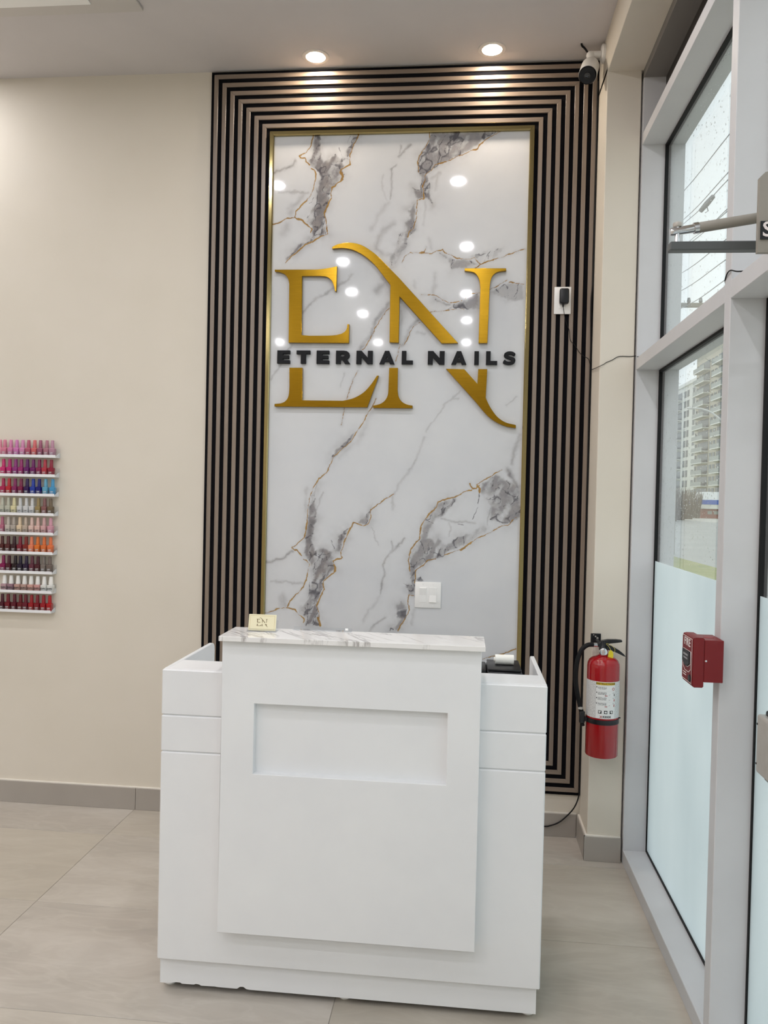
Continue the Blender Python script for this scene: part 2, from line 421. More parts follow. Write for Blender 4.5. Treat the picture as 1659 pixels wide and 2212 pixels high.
# ------------------------------------------------------------------ slat frame round the marble panel
PL, PR, PB, PT = 0.0, 1.66, .1794, 3.2534
GOLD_IN, GOLD_W = .2655, .0192
sp_ = empty('slat_frame', (PL, 0, PB)); tag(sp_, 'dark walnut slat frame with black gaps around the marble panel', 'wall panel')
b = MB()   # felt backing as a picture-frame ring
i0 = GOLD_IN+.002
for (x0, x1, z0, z1) in ((PL, PR, PT-i0, PT), (PL, PR, PB, PB+i0), (PL, PL+i0, PB+i0, PT-i0), (PR-i0, PR, PB+i0, PT-i0)): b.box(x0, x1, .010, WY, z0, z1)
bmesh.ops.remove_doubles(b.bm, verts=b.bm.verts, dist=1e-5)
o = b.build('felt_backing', M['black_felt'], sp_); o.matrix_parent_inverse = Matrix.Translation(-sp_.location)
BORD, SW = .0132, .0180
pitch = (GOLD_IN-BORD-.0172-SW)/6
for k in range(7):
    q = BORD+pitch*k
    L, W2 = (PR-PL)-2*q, (PT-PB)-2*q
    for ang, cx, cz, ln in ((0, (PL+PR)/2, PT-q, L), (180, (PL+PR)/2, PB+q, L), (90, PL+q, (PT+PB)/2, W2), (-90, PR-q, (PT+PB)/2, W2)):
        s_ = MB(); a = ln/2-.0004; c_ = .0012
        y_f, y_b = .004, .0108
        # mitred slat, its top edge on local z=0, bevelled along the two front arrises
        prof = [(y_b, 0), (y_f+c_, 0), (y_f, -c_), (y_f, -SW+c_), (y_f+c_, -SW), (y_b, -SW)]
        A = [s_.bm.verts.new((-a-z, y, z)) for y, z in prof]; B = [s_.bm.verts.new((a+z, y, z)) for y, z in prof]
        s_.bm.faces.new(A); s_.bm.faces.new(list(reversed(B)))
        for i in range(6): s_.bm.faces.new([A[i], B[i], B[(i+1) % 6], A[(i+1) % 6]])
        o = s_.build('slat', M['slat'], sp_)
        o.location = Vector((cx, 0, cz))-Vector(sp_.location); o.rotation_euler = (0, math.radians(-ang), 0)
# gold trim: four mitred polished bars
gt = empty('gold_trim_frame', (PL+GOLD_IN, 0, PB+GOLD_IN)); tag(gt, 'polished gold metal trim framing the white marble panel', 'trim')
L, W2 = (PR-PL)-2*GOLD_IN, (PT-PB)-2*GOLD_IN
for ang, cx, cz, ln in ((0, (PL+PR)/2, PT-GOLD_IN, L), (180, (PL+PR)/2, PB+GOLD_IN, L), (90, PL+GOLD_IN, (PT+PB)/2, W2), (-90, PR-GOLD_IN, (PT+PB)/2, W2)):
    s_ = MB(); a = ln/2-.0003; w = GOLD_W
    prof = [(.016, 0), (-.002, 0), (-.004, -.0015), (-.004, -w+.004), (-.001, -w+.0003), (.010, -w), (.016, -w)]
    A = [s_.bm.verts.new((-a-z, y, z)) for y, z in prof]; B = [s_.bm.verts.new((a+z, y, z)) for y, z in prof]
    s_.bm.faces.new(A); s_.bm.faces.new(list(reversed(B)))
    for i in range(len(prof)): s_.bm.faces.new([A[i], B[i], B[(i+1) % len(prof)], A[(i+1) % len(prof)]])
    o = s_.build('trim_bar', M['gold_trim'], gt); o.location = Vector((cx, 0, cz))-Vector(gt.location); o.rotation_euler = (0, math.radians(-ang), 0)

# ------------------------------------------------------------------ marble panel: a printed sheet whose veins are a field on its mesh
MX0, MX1, MZ0, MZ1, MYF = PL+GOLD_IN+GOLD_W-.003, PR-GOLD_IN-GOLD_W+.003, PB+GOLD_IN+GOLD_W-.003, PT-GOLD_IN-GOLD_W+.003, .010
ZN = {'A': (560, 270, 5.53), 'B': (850, 270, 5.53), 'C': (560, 570, 5.53), 'D': (850, 530, 5.53), 'E': (560, 860, 5.53), 'F': (560, 1120, 5.53), 'G': (830, 940, 5.53), 'H': (780, 1150, 4.74), 'Q': (560, 480, 2.765)}
def wp(z, x, y, yy=MYF):
    ox, oy, s = ZN[z]; p = at(ox+x/s, oy+y/s, 1, yy); return (p.x, p.z)
def T(z, s):
    v = [float(q) for q in s.split()]; return [wp(z, v[i], v[i+1]) for i in range(0, len(v), 2)]
GOLDV = [(2.0, T('A', '1190 115 1150 195 1115 270 1090 350 1075 415')), (2.6, T('A', '1075 415 1085 475 1030 500 985 525 975 560 1005 610 1000 650 930 700 870 750 850 820 865 870 830 930 800 1010 778 1060 795 1150 808 1240 820 1300')),
 (2.0, T('A', '640 130 615 260 560 330 520 350 480 375 510 400 550 395 565 440 600 480')), (2.0, T('A', '620 520 660 540 685 590 665 680 645 770 610 850 560 900 500 965 440 1030 425 1100')),
 (2.2, T('A', '155 1190 250 1160 330 1120 425 1110 510 1135 560 1190 630 1240 610 1285')), (2.4, T('A', '820 1300 730 1330 640 1390 540 1440 450 1520 380 1570 320 1650')), (5, T('A', '985 580 1000 620 985 650')),
 (1.6, T('B', '430 100 430 185 395 240 335 320 295 400 290 470 305 560')), (3.2, T('B', '1060 210 1000 280 920 315')), (2.2, T('B', '620 440 540 465')),
 (1.7, T('B', '1275 80 1170 140 1060 200 1000 280 920 315 800 360 680 420 560 465 500 475 460 535 395 580 365 605 375 660 350 720 360 830 360 885 290 890 275 1000 280 1100 255 1170 240 1230 190 1270 170 1340')),
 (1.7, T('B', '100 1640 130 1580 200 1520 290 1525 370 1520 450 1535 530 1505 585 1490 610 1530 680 1550 740 1590 840 1600 920 1605 960 1590 1000 1620 1040 1655')), (2.6, T('B', '200 1520 290 1525 370 1520')), (1.2, T('B', '370 1520 390 1460')),
 (1.7, T('D', '975 275 1040 230 1130 190 1260 150 1400 100 1575 40')), (1.3, T('D', '330 590 460 590 520 610 580 655 660 685 760 675 830 655 880 600 950 575 1030 560')),
 (1.3, T('D', '1150 530 1230 490 1290 455 1360 415')), (1.3, T('D', '1380 440 1480 455 1560 465')), (1.4, T('D', '440 795 540 790 640 780 740 765 810 755 850 770')),
 (1.3, T('D', '320 920 250 960 200 1030 170 1120 130 1190 80 1180 60 1270 20 1390')), (1.6, T('C', '1555 520 1480 620 1400 740 1350 850 1290 960 1240 1030')), (1.0, T('C', '1175 1280 1140 1350 1105 1430 1075 1520 1050 1610')),
 (.9, T('E', '1020 120 1005 200 980 325')), (1.8, T('E', '1400 0 1360 90 1280 210 1225 320 1150 420 1100 510 1000 600 900 690 850 800 800 890 710 965 650 1060 610 1170 585 1290 575 1420 565 1560 535 1650')),
 (1.8, T('F', '570 30 565 100 535 230 470 290 430 320 390 345 420 375 450 370 475 410 510 450')), (1.9, T('F', '535 490 570 505 600 550 580 640 560 730 530 810 480 870 420 930 360 990 340 1060')),
 (2.0, T('F', '75 1130 170 1100 250 1070 340 1070 430 1095 480 1150 545 1200 530 1245')), (2.0, T('E', '1605 1145 1520 1190 1440 1260 1380 1300 1330 1340 1335 1420 1300 1500 1250 1525 1170 1500 1130 1490 1090 1550 1040 1640')),
 (2.2, T('F', '1130 50 1100 110 1050 190 1015 280 995 370 970 420 990 465 920 490 880 515 910 590 900 640 830 690 770 740 760 800 780 850 740 910 710 980 690 1040 710 1130 725 1230 730 1280')), (4.5, T('F', '895 550 910 590 900 630')), (3, T('F', '700 1180 725 1280')),
 (1.8, T('G', '1405 410 1330 455 1240 510 1160 560 1100 585')), (2.0, T('G', '1020 580 1045 630 1100 640 1140 600')), (3.4, T('G', '1110 600 1145 640 1140 680')),
 (2.4, T('G', '1040 650 960 675 900 720 800 750 700 775 640 800 620 860 550 930 490 1000 450 1070 430 1150 425 1230 370 1290 310 1380 295 1438')),
 (1.7, T('G', '1590 980 1520 1030 1480 1080 1400 1080 1300 1140 1190 1200 1100 1240 1040 1280 960 1340 860 1380 720 1438')), (3.2, T('G', '1040 1280 960 1340 910 1370')),
 (1.8, T('H', '560 110 510 170 490 230 490 290 500 350 500 400')), (2, T('H', '760 275 680 290 640 330 560 390 560 430 545 520')), (1.7, T('H', '535 645 490 640 480 720 490 790 460 870 410 940 380 1010')), (2.0, T('H', '1240 1300 1320 1275 1430 1245 1520 1220 1585 1190'))]
GREYP = [(.85, T('A', '650 120 740 120 735 330 760 420 900 350 960 420 1060 410 1085 350 1120 260 1180 130 1130 130 1080 260 1030 330 1060 400 980 460 1000 520 980 560 1010 620 930 700 860 770 840 850 850 910 800 1000 775 1070 795 1200 810 1300 650 1370 500 1480 330 1620 320 1580 480 1440 630 1330 640 1200 570 1150 620 1020 690 930 700 760 720 640 690 560 620 480 590 420 640 350')),
 (.72, T('B', '440 90 1270 80 1060 190 980 270 900 310 700 400 560 460 470 530 380 590 330 700 320 640 300 560 290 420 330 320 410 230')), (.8, T('B', '350 600 390 600 440 740 450 880 470 980 420 900 360 890 290 890 270 860 225 745 330 780 330 700')),
 (.75, T('B', '280 890 260 1000 250 1150 270 1240 180 1340 150 1450 60 1600 40 1659 -40 1720 -40 1600 40 1440 60 1290 140 1260 140 1150 200 1110 160 1020 220 990')),
 (.6, T('D', '540 90 700 150 900 180 1030 225 800 280 690 300 670 200 560 120')), (.3, T('D', '900 140 1020 90 1300 20 1350 0 1250 130 1040 210')),
 (.68, T('D', '480 600 560 660 680 690 830 665 900 610 1030 580 1030 760 900 760 800 750 600 780 700 730 560 700 490 650')), (.42, T('D', '1150 560 1290 470 1400 450 1550 470 1550 660 1450 680 1330 630 1200 580')),
 (.8, T('E', '710 970 660 1100 670 1250 690 1320 660 1500 640 1659 550 1659 575 1450 590 1280 620 1150 660 1050')), (.8, T('E', '1150 420 1100 450 950 580 870 670 860 740 910 690 1010 590 1110 500')), (.7, T('E', '1350 1250 1300 1370 1170 1480 1200 1510 1280 1510 1320 1440 1330 1330')),
 (.85, T('F', '580 0 690 0 650 150 640 260 665 380 760 350 830 400 900 400 960 410 1000 280 1080 110 1010 150 940 200 930 330 870 420 900 480 880 520 910 600 820 690 760 750 750 850 720 930 690 1030 720 1180 725 1280 560 1285 560 1190 490 1110 490 1060 590 960 620 780 640 640 600 540 560 470 520 420 550 300')),
 (.66, T('G', '640 800 760 760 900 730 800 850 720 950 600 1010 520 1200 500 1290 560 1340 640 1200 720 1300 900 1220 1000 1180 1180 1080 1230 1130 1000 1300 860 1380 620 1438 290 1438 420 1240 430 1120 480 1000 560 920')),
 (.72, T('G', '1160 580 1330 470 1530 560 1620 630 1620 980 1500 1050 1420 1060 1280 1010 1280 850 1210 740 1150 660')), (.72, T('H', '600 60 720 60 800 190 900 140 1100 100 860 230 650 310 560 380 550 500 545 660 490 640 440 520 520 540 500 400 490 230 520 160')),
 (.7, T('H', '370 750 420 700 480 740 470 860 440 930 380 1010 290 1020 300 970 370 950 350 870')), (.4, T('H', '560 470 620 450 640 500 600 520 570 515'))]
VEIN = [(3, .65, T('A', '165 575 300 525 370 490 440 425')), (3, .5, T('A', '240 795 400 800 520 800 600 810')), (6, .35, T('A', '350 1000 420 960 480 900 540 830')), (9, .35, T('A', '390 980 380 1040')), (10, .3, T('A', '330 1200 290 1290')),
 (2, .6, T('A', '1640 470 1585 525 1585 700 1560 880')), (2, .22, T('A', '1480 600 1470 760 1520 900')), (5, .25, T('A', '1540 930 1420 1090 1340 1250')), (2.5, .6, T('B', '200 240 130 310 75 380')), (2, .5, T('B', '80 250 85 330')),
 (6, .45, T('A', '1600 1180 1480 1270 1430 1350 1400 1480 1480 1560 1659 1540')), (2, .5, T('A', '1470 1270 1430 1340')), (5, .3, T('D', '500 340 490 480 470 560')), (3, .25, T('D', '240 420 280 520')), (3, .45, T('C', '1100 130 1000 230 900 290 760 370 660 430 590 480 530 580')),
 (8, .45, T('C', '1540 200 1400 330')), (10, .4, T('C', '1500 180 1550 330')), (5, .6, T('C', '1555 480 1400 680 1330 850 1230 990 1200 1040')), (2.5, .42, T('C', '400 960 350 1030 270 1190 200 1290 135 1380')), (2, .25, T('C', '1020 1300 970 1460')),
 (9, .35, T('D', '160 680 100 900')), (4, .5, T('D', '300 880 200 1000 130 1150 80 1190')), (3, .35, T('D', '380 1060 280 1040')), (4, .3, T('E', '570 1080 550 1250 560 1350')), (2, .45, T('E', '760 1130 710 1280 690 1330')), (7, .28, T('E', '1350 150 1270 350 1150 540 950 700')),
 (3, .3, T('G', '480 20 430 150 380 300 350 370 250 490 180 600 100 720 90 880')), (2, .4, T('G', '380 290 355 350')), (3, .65, T('F', '90 520 200 490 290 470 400 390')), (3, .5, T('F', '150 745 430 770 530 780')), (8, .4, T('F', '280 930 300 1030')),
 (2, .6, T('F', '1580 270 1580 400 1480 540 1490 700 1460 900')), (2.5, .5, T('F', '1640 320 1570 400')), (4, .25, T('F', '1450 930 1300 1100 1240 1230')), (3, .5, T('F', '1500 1180 1380 1260 1330 1340')), (1, .4, T('F', '1330 100 1390 230 1430 320')),
 (2.5, .6, T('H', '430 60 370 130 310 210')), (2, .5, T('H', '310 90 320 170')), (2.5, .5, T('G', '680 990 850 1025 1080 1050')), (2, .55, T('G', '1220 750 1290 840 1230 1080')), (1.5, .45, T('G', '780 1040 800 1110 770 1200')), (5, .45, T('G', '1620 0 1560 180 1530 330')),
 (5, .9, T('G', '1480 410 1540 500 1580 620')), (3, .55, T('G', '1350 500 1540 600')), (4, .5, T('B', '510 130 500 200 520 260')), (5, .35, T('B', '440 650 540 580 500 790')), (3, .3, T('B', '370 920 390 1020 350 1200')), (5, .25, T('B', '430 1370 450 1480')), (4, .35, T('H', '540 790 520 930')),
 (2, .3, T('Q', '1190 1010 1080 1130 1000 1250')), (1.5, .35, T('Q', '1545 1040 1480 1095')), (2, .3, T('Q', '1150 1055 1190 1050'))]
DARK = [T('A', '690 750 690 940 660 980 670 1120 670 1240 650 1310'), T('A', '780 1080 770 1180 745 1300 660 1320'), T('A', '950 270 990 380 1060 410'), T('A', '590 940 625 920 650 860'), T('A', '560 1130 580 1080'), T('B', '225 745 270 775 325 780 335 690'),
 T('F', '600 720 600 890 580 950 580 1100 580 1230 560 1280'), T('F', '690 1080 660 1250 640 1275'), T('F', '860 260 900 360'), T('H', '430 520 470 545 520 545'), T('G', '1140 680 1120 850 1050 1010'), T('G', '870 1060 950 1075'), T('A', '450 1520 540 1430 640 1370'), T('A', '330 1590 450 1500'), T('A', '1050 220 1090 130')]
def vnoise(x, z, s, seed):
    r = np.random.RandomState(seed); n = 256; tab = r.rand(n, n)
    u, v = x/s+100.3, z/s+100.7; i, j = np.floor(u).astype(int), np.floor(v).astype(int); fu, fv = u-i, v-j
    fu, fv = fu*fu*(3-2*fu), fv*fv*(3-2*fv); i0, i1, j0_, j1 = i % n, (i+1) % n, j % n, (j+1) % n
    return (tab[i0, j0_]*(1-fu)+tab[i1, j0_]*fu)*(1-fv)+(tab[i0, j1]*(1-fu)+tab[i1, j1]*fu)*fv
def seg_dist(x, z, pts, closed=False):
    d = np.full(x.shape, 1e9); P = list(pts)+([pts[0]] if closed else [])
    for (ax, az), (bx, bz) in zip(P, P[1:]):
        ux, uz = bx-ax, bz-az; L = ux*ux+uz*uz+1e-12
        t = np.clip(((x-ax)*ux+(z-az)*uz)/L, 0, 1); d = np.minimum(d, (x-ax-t*ux)**2+(z-az-t*uz)**2)
    return np.sqrt(d)
def inside(x, z, P):
    r = np.zeros(x.shape, bool)
    for (ax, az), (bx, bz) in zip(P, P[1:]+P[:1]):
        if az == bz: continue
        r ^= ((az > z) != (bz > z)) & (x < (bx-ax)*(z-az)/(bz-az)+ax)
    return r
def vein_fields(X, Z):
    def fb(s, seed): return vnoise(X, Z, s, seed)+.5*vnoise(X, Z, s/2.1, seed+1)-.75
    WX = X+.010*fb(.035, 1)+.005*fb(.009, 5); WZ = Z+.010*fb(.035, 11)+.005*fb(.009, 15)
    LX, LZ = X+.004*fb(.02, 1)+.0028*fb(.008, 5), Z+.004*fb(.02, 11)+.0028*fb(.008, 15)
    big = vnoise(X, Z, .045, 31)*.6+vnoise(X, Z, .016, 33)*.4; fine = vnoise(WX, WZ, .010, 41)*.6+vnoise(WX, WZ, .0045, 43)*.4
    U_, V_ = .45*WX+.89*WZ, .89*WX-.45*WZ   # streaks run along the veins
    strk = vnoise(U_/3.2, V_, .016, 71)*.55+vnoise(U_/2.2, V_, .034, 73)*.45; strk = np.clip((strk-.28)/.44, 0, 1)
    rid = 1-np.abs(2*vnoise(U_/2.0, V_, .026, 81)-1); rid = np.maximum(rid, (1-np.abs(2*vnoise(WX, WZ, .038, 83)-1))*.985)
    grey = np.zeros(X.shape); gold = np.full(X.shape, -.02); dark = np.full(X.shape, -.02)
    def near(pts, pad):
        p = np.array(pts); return np.where((X > p[:, 0].min()-pad) & (X < p[:, 0].max()+pad) & (Z > p[:, 1].min()-pad) & (Z < p[:, 1].max()+pad))[0]
    for a, P in GREYP:
        k = near(P, .08)
        if not len(k): continue
        d = seg_dist(WX[k], WZ[k], P, True); d = np.where(inside(WX[k], WZ[k], P), d, -d)
        body = 1/(1+np.exp(-(d-.001)/.0022)); halo = .42*np.exp(-np.maximum(-d, 0)/.022)*(d < 0); dark[k] = np.where((body > .35) & (rid[k] > .90), np.maximum(dark[k], (rid[k]-.90)*.011-.0003), dark[k])
        grey[k] = np.maximum(grey[k], np.maximum(a*body*np.clip(.24+1.1*strk[k]+.5*big[k]+.5*(fine[k]-.5), 0.06, 1.12), a*halo*big[k]*1.6))
    for hw, a, P in VEIN:
        k = near(P, .09)
        if not len(k): continue
        d = seg_dist(WX[k], WZ[k], P); w = hw*.00195
        grey[k] = np.maximum(grey[k], a*np.clip(.45+big[k], 0, 1.2)*np.exp(-(d/(w*1.15))**1.5)); grey[k] = np.maximum(grey[k], .32*a*np.exp(-d/(w*3.5))*big[k]*1.4)
    for hw, P in GOLDV:
        k = near(P, .04)
        if not len(k): continue
        d = seg_dist(LX[k], LZ[k], P)
        wv = hw*.00105*(.45+1.1*vnoise(X[k], Z[k], .02, 51)); gold[k] = np.maximum(gold[k], wv-d)
        grey[k] = np.maximum(grey[k], .30*np.exp(-d/.006))
    for P in DARK:
        k = near(P, .03); d = seg_dist(LX[k], LZ[k], P); dark[k] = np.maximum(dark[k], .0013*(.3+1.4*vnoise(X[k], Z[k], .018, 61))-d)
    return np.clip(grey, 0, 1), gold, dark
nx, nz = 400, 830
gx, gz = np.meshgrid(np.linspace(MX0, MX1, nx), np.linspace(MZ0, MZ1, nz)); X, Z = gx.ravel(), gz.ravel()
grey, gold, dark = vein_fields(X, Z)
co = np.stack([X, np.full(X.shape, MYF), Z], 1)
bv = np.array([(MX0, WY, MZ0), (MX1, WY, MZ0), (MX1, WY, MZ1), (MX0, WY, MZ1)])
ii = np.arange(nx*nz).reshape(nz, nx)
quads = np.stack([ii[:-1, :-1].ravel(), ii[:-1, 1:].ravel(), ii[1:, 1:].ravel(), ii[1:, :-1].ravel()], 1)
me = bpy.data.meshes.new('marble_panel'); nv = nx*nz+4; nq = len(quads)+1
me.vertices.add(nv); me.vertices.foreach_set('co', np.concatenate([co, bv]).ravel().astype(np.float32))
qq = np.concatenate([quads, [[nv-4, nv-1, nv-2, nv-3]]]); me.loops.add(nq*4); me.loops.foreach_set('vertex_index', qq.ravel().astype(np.int32))
me.polygons.add(nq); me.polygons.foreach_set('loop_start', (np.arange(nq)*4).astype(np.int32)); me.update(calc_edges=True)
for nm, ar in (('grey', grey), ('gold', gold*1000), ('dark', dark*1000)):
    a = me.attributes.new(nm, 'FLOAT', 'POINT'); a.data.foreach_set('value', np.concatenate([ar, np.zeros(4)]).astype(np.float32))
m = mat('printed_marble', (236, 236, 236), .045, 0, .5); g = N(m)
def attr(n_): x = g.n('ShaderNodeAttribute'); x.attribute_name = n_; return x.outputs['Fac']
cl = g.noise(g.coord('Object'), 3.0, 4); white = g.ramp(cl, [(.3, (212, 214, 218)), (.7, (222, 223, 225))])
gn = g.noise(g.coord('Object'), 26, 5, .65); gcol = g.ramp(gn, [(.3, (108, 105, 109)), (.5, (130, 126, 128)), (.72, (150, 143, 139))])
c = g.mix(attr('grey'), white, gcol)
dm = g.math('MULTIPLY', g.math('ADD', attr('dark'), .5), .9, True); c = g.mix(g.math('MULTIPLY', dm, .8), c, lin((74, 72, 80)))
nz2 = g.math('MULTIPLY', g.math('SUBTRACT', g.noise(g.coord('Object'), 160, 2), .5), 2.0)
gm = g.math('MULTIPLY', g.math('ADD', g.math('ADD', attr('gold'), nz2), .45), 1.1, True)
c = g.mix(g.math('MULTIPLY', gm, .92), c, g.ramp(gn, [(.3, (140, 102, 44)), (.7, (178, 138, 62))])); g.l(c, g.b.inputs['Base Color'])
me.materials.append(m)
tag(link('marble_panel', me), 'glossy white marble-look wall panel with grey and gold veins behind desk', 'wall panel')

# ------------------------------------------------------------------ wall sign: gold monogram pieces and black name letters
def O_(z, s, yy):
    """outline string: 'x y' corner points, 'x y*' smoothed points"""
    out = []; tk = s.split()
    for i in range(0, len(tk), 2):
        sm = tk[i+1].endswith('*'); p = wp(z, float(tk[i]), float(tk[i+1].rstrip('*')), yy); out.append((*p, 1) if sm else p)
    return outline(out)
LY = -.011
MONO = [O_('C', '185 68 640 67* 700 65* 800 54* 930 28* 920 330 905 326* 890 260* 860 195* 810 157* 740 145* 510 144 505 850 600 858* 850 855* 960 840* 1020 810* 1045 770* 1052 720* 1075 720 1070 945 350 942 358 240* 345 180* 310 130* 250 100* 185 90*', LY),
 O_('C', '360 1240 515 1240 512 1630 1000 1635* 1130 1602* 1250 1532* 1340 1432* 1405 1335* 1428 1335 1290 1714 182 1704 182 1672* 260 1664* 310 1640* 345 1590* 358 1500* 360 1400*', LY),
 O_('Q', '435 158 435 148* 470 131* 520 123* 565 124* 612 137* 660 165* 705 200* 760 256* 830 327* 1000 515 1188 722 1090 724 838 443 833 720 778 718 783 375 740 318* 685 250* 620 196* 560 166* 500 154* 440 158*', LY),
 O_('Q', '1227 275 1475 275 1475 290* 1430 296* 1400 313* 1383 345* 1376 400* 1363 722 1310 722 1320 400* 1315 350* 1300 316* 1275 298* 1227 290*', LY),
 O_('Q', '776 870 828 870 826 1000* 832 1040* 850 1070* 880 1088* 915 1095* 915 1111 680 1109 680 1095* 720 1086* 750 1065* 768 1030* 772 980*', LY),
 O_('Q', '1115 875 1225 878 1303 965 1308 877 1362 877 1353 1050* 1380 1105* 1420 1160* 1470 1195* 1533 1211* 1533 1230 1480 1222* 1420 1197* 1360 1152* 1290 1070*', LY)]
DEP = 0.0205
org = Vector((.83, LY+DEP, 1.75))
ms = empty('monogram_sign', org); tag(ms, 'large gold EN monogram in raised metal letters on the marble panel', 'sign')
MN = ['letter_e', 'letter_e', 'letter_n', 'letter_n', 'letter_n', 'letter_n']
for L, nm in zip(MONO, MN):
    mm = flat_mesh(nm, [[(p.x-org.x, p.y-org.z) for p in L]], DEP, .0008); mm.materials.append(M['gold']); link(nm, mm, ms)
GL = {'E': [[(0, 0), (1, 0), (1, .25), (.45, .25), (.45, .38), (.93, .38), (.93, .62), (.45, .62), (.45, .75), (1, .75), (1, 1), (0, 1)]],
 'T': [[(.32, 0), (.68, 0), (.68, .73), (1, .73), (1, 1), (0, 1), (0, .73), (.32, .73)]], 'L': [[(0, 0), (1, 0), (1, .28), (.4, .28), (.4, 1), (0, 1)]],
 'N': [[(0, 0), (.3, 0), (.3, .52), (.68, 0), (1, 0), (1, 1), (.7, 1), (.7, .48), (.32, 1), (0, 1)]], 'I': [[(0, 0), (1, 0), (1, 1), (0, 1)]],
 'A': [[(0, 0), (.3, 0), (.36, .17), (.64, .17), (.7, 0), (1, 0), (.64, 1), (.36, 1)], [(.43, .38), (.57, .38), (.5, .62)]],
 'R': [[(0, 0), (.33, 0), (.33, .3), (.45, .3), (.63, 0), (1, 0), (.78, .34), (.93, .5), (.96, .68), (.9, .86), (.75, .97), (.55, 1), (0, 1)], [(.33, .56), (.52, .56), (.6, .62), (.6, .69), (.52, .75), (.33, .75)]]}
def stroke(pts, w):
    P = smooth_path([(x, y, 0) for x, y in pts], 4); l, r = [], []
    for i, p in enumerate(P):
        t = (P[min(i+1, len(P)-1)]-P[max(i-1, 0)]).normalized(); n_ = Vector((-t.y, t.x, 0))*w/2
        l.append((p.x+n_.x, p.y+n_.y)); r.append((p.x-n_.x, p.y-n_.y))
    return [l+r[::-1]]
GL['S'] = [[(p.x, p.y) for p in outline([(x, y, 1) for x, y in ((.97, .80), (.80, .95), (.55, 1.0), (.30, .97), (.10, .85), (.05, .68), (.14, .54), (.32, .46), (.56, .39), (.64, .33), (.60, .26), (.45, .23), (.26, .27), (.10, .37), (-.02, .16), (.18, .04), (.45, 0), (.72, .03), (.90, .14), (.97, .32), (.92, .48), (.76, .57), (.50, .63), (.39, .69), (.43, .75), (.56, .775), (.72, .74), (.87, .65))], 3)]]
NMS = [('E', 107, 182), ('T', 222, 303), ('E', 342, 417), ('R', 458, 543), ('N', 580, 677), ('A', 718, 808), ('L', 851, 918), ('N', 1007, 1107), ('A', 1148, 1238), ('I', 1285, 1312), ('L', 1355, 1422), ('S', 1458, 1533)]
NY = -.006; ND = .0155
zt, zb = wp('Q', 107, 765, NY)[1], wp('Q', 107, 843, NY)[1]
ns = empty('name_sign', (.83, NY+ND, zb)); tag(ns, 'small black raised letters reading ETERNAL NAILS across the gold monogram', 'sign')
for ch, a, b_ in NMS:
    x0, x1 = wp('Q', a, 800, NY)[0], wp('Q', b_, 800, NY)[0]
    mm = flat_mesh('letter_'+ch.lower(), [[(x0-.83+(x1-x0)*u, (zt-zb)*v) for u, v in L] for L in GL[ch]], ND, .0004); mm.materials.append(M['letter_black']); link('letter_'+ch.lower(), mm, ns)

# ------------------------------------------------------------------ reception desk
DX0, DX1, DF, DB, DH = .3055, 1.3735, -1.245, -.805, .921
dk = empty('reception_desk', (.84, -1.03, 0)); tag(dk, 'white lacquered reception desk with raised front panel on the tiled floor', 'desk')
def dpart(name, b, m=M['white'], parent=None, smooth=False):
    o = b.build(name, m, parent or dk, smooth)
    if parent is None: o.matrix_parent_inverse = Matrix.Translation(-dk.location)
    return o
G1, G2 = .7925, .6897
THK = .018
for z0, z1 in ((.0985, G2-.0012), (G2+.0012, G1-.0012), (G1+.0012, DH)):
    dpart('front_board', MB().box(DX0, DX1, DF, DF+THK, z0, z1, .0030, 1))
dpart('front_core', MB().box(DX0+.004, DX1-.004, DF+.005, DF+.03, .10, DH-.014))
for x0, x1 in ((DX0, DX0+.0125), (DX1-.0125, DX1)):
    b = MB(); prof = [(DF+THK+.0004, .0985), (DF+THK+.0004, DH), (DB-.022, DH), (DB-.010, DH-.004), (DB-.003, DH-.012), (DB, DH-.026), (DB, .0985)]
    b.poly([(x0, y, z) for y, z in prof], (x1-x0, 0, 0))
    bmesh.ops.bevel(b.bm, geom=list(b.bm.edges), offset=.0015, segments=1, affect='EDGES')
    dpart('side_panel', b)
dpart('ledge_top', MB().box(DX0+.0127, DX1-.0127, DF+THK+.0003, -1.110, DH-.0118, DH-.0001, .0006, 1))
dpart('ledge_back', MB().box(DX0+.013, DX1-.013, -1.125, -1.111, .60, DH-.0125))
dpart('work_surface', MB().box(DX0+.013, DX1-.013, -1.11, DB+.005, .722, .742, .001, 1))
# plinth with chipped lower edge at its left end
KX0, KX1, KY, KZ0, KZ1 = .3085, 1.366, -1.226, .0205, .098
chips = [(0, 0), (.03, 0), (.045, .004), (.06, .004), (.064, .001), (.10, .0015), (.105, .004), (.115, .003), (.12, 0), (.16, .001), (.17, 0), (.225, 0), (.233, .006), (.243, .007), (.252, .001), (.26, 0), (KX1-KX0, 0)]
b = MB(); b.poly([(KX0+u, KY, KZ0+v) for u, v in chips]+[(KX1, KY, KZ1), (KX0, KY, KZ1)], (0, .016, 0)); dpart('plinth_front', b)
dpart('plinth_side', MB().box(KX0, KX0+.016, KY+.0162, DB-.02, KZ0, KZ1, .001, 1)); dpart('plinth_side', MB().box(KX1-.016, KX1, KY+.0162, DB-.02, KZ0, KZ1, .001, 1))
dpart('plinth_board', MB().box(KX0+.0165, KX1-.0165, KY+.017, DB-.03, .06, KZ1), M['black_felt'])
for fx in (.326, .836, 1.347):
    for fy in (-1.187, -.85): dpart('foot', MB().lathe([(.0, 0), (.015, 0), (.019, .004), (.019, .015), (.012, .022)], (fx, fy, 0), 'z', 16), M['white_plastic'], None, True)
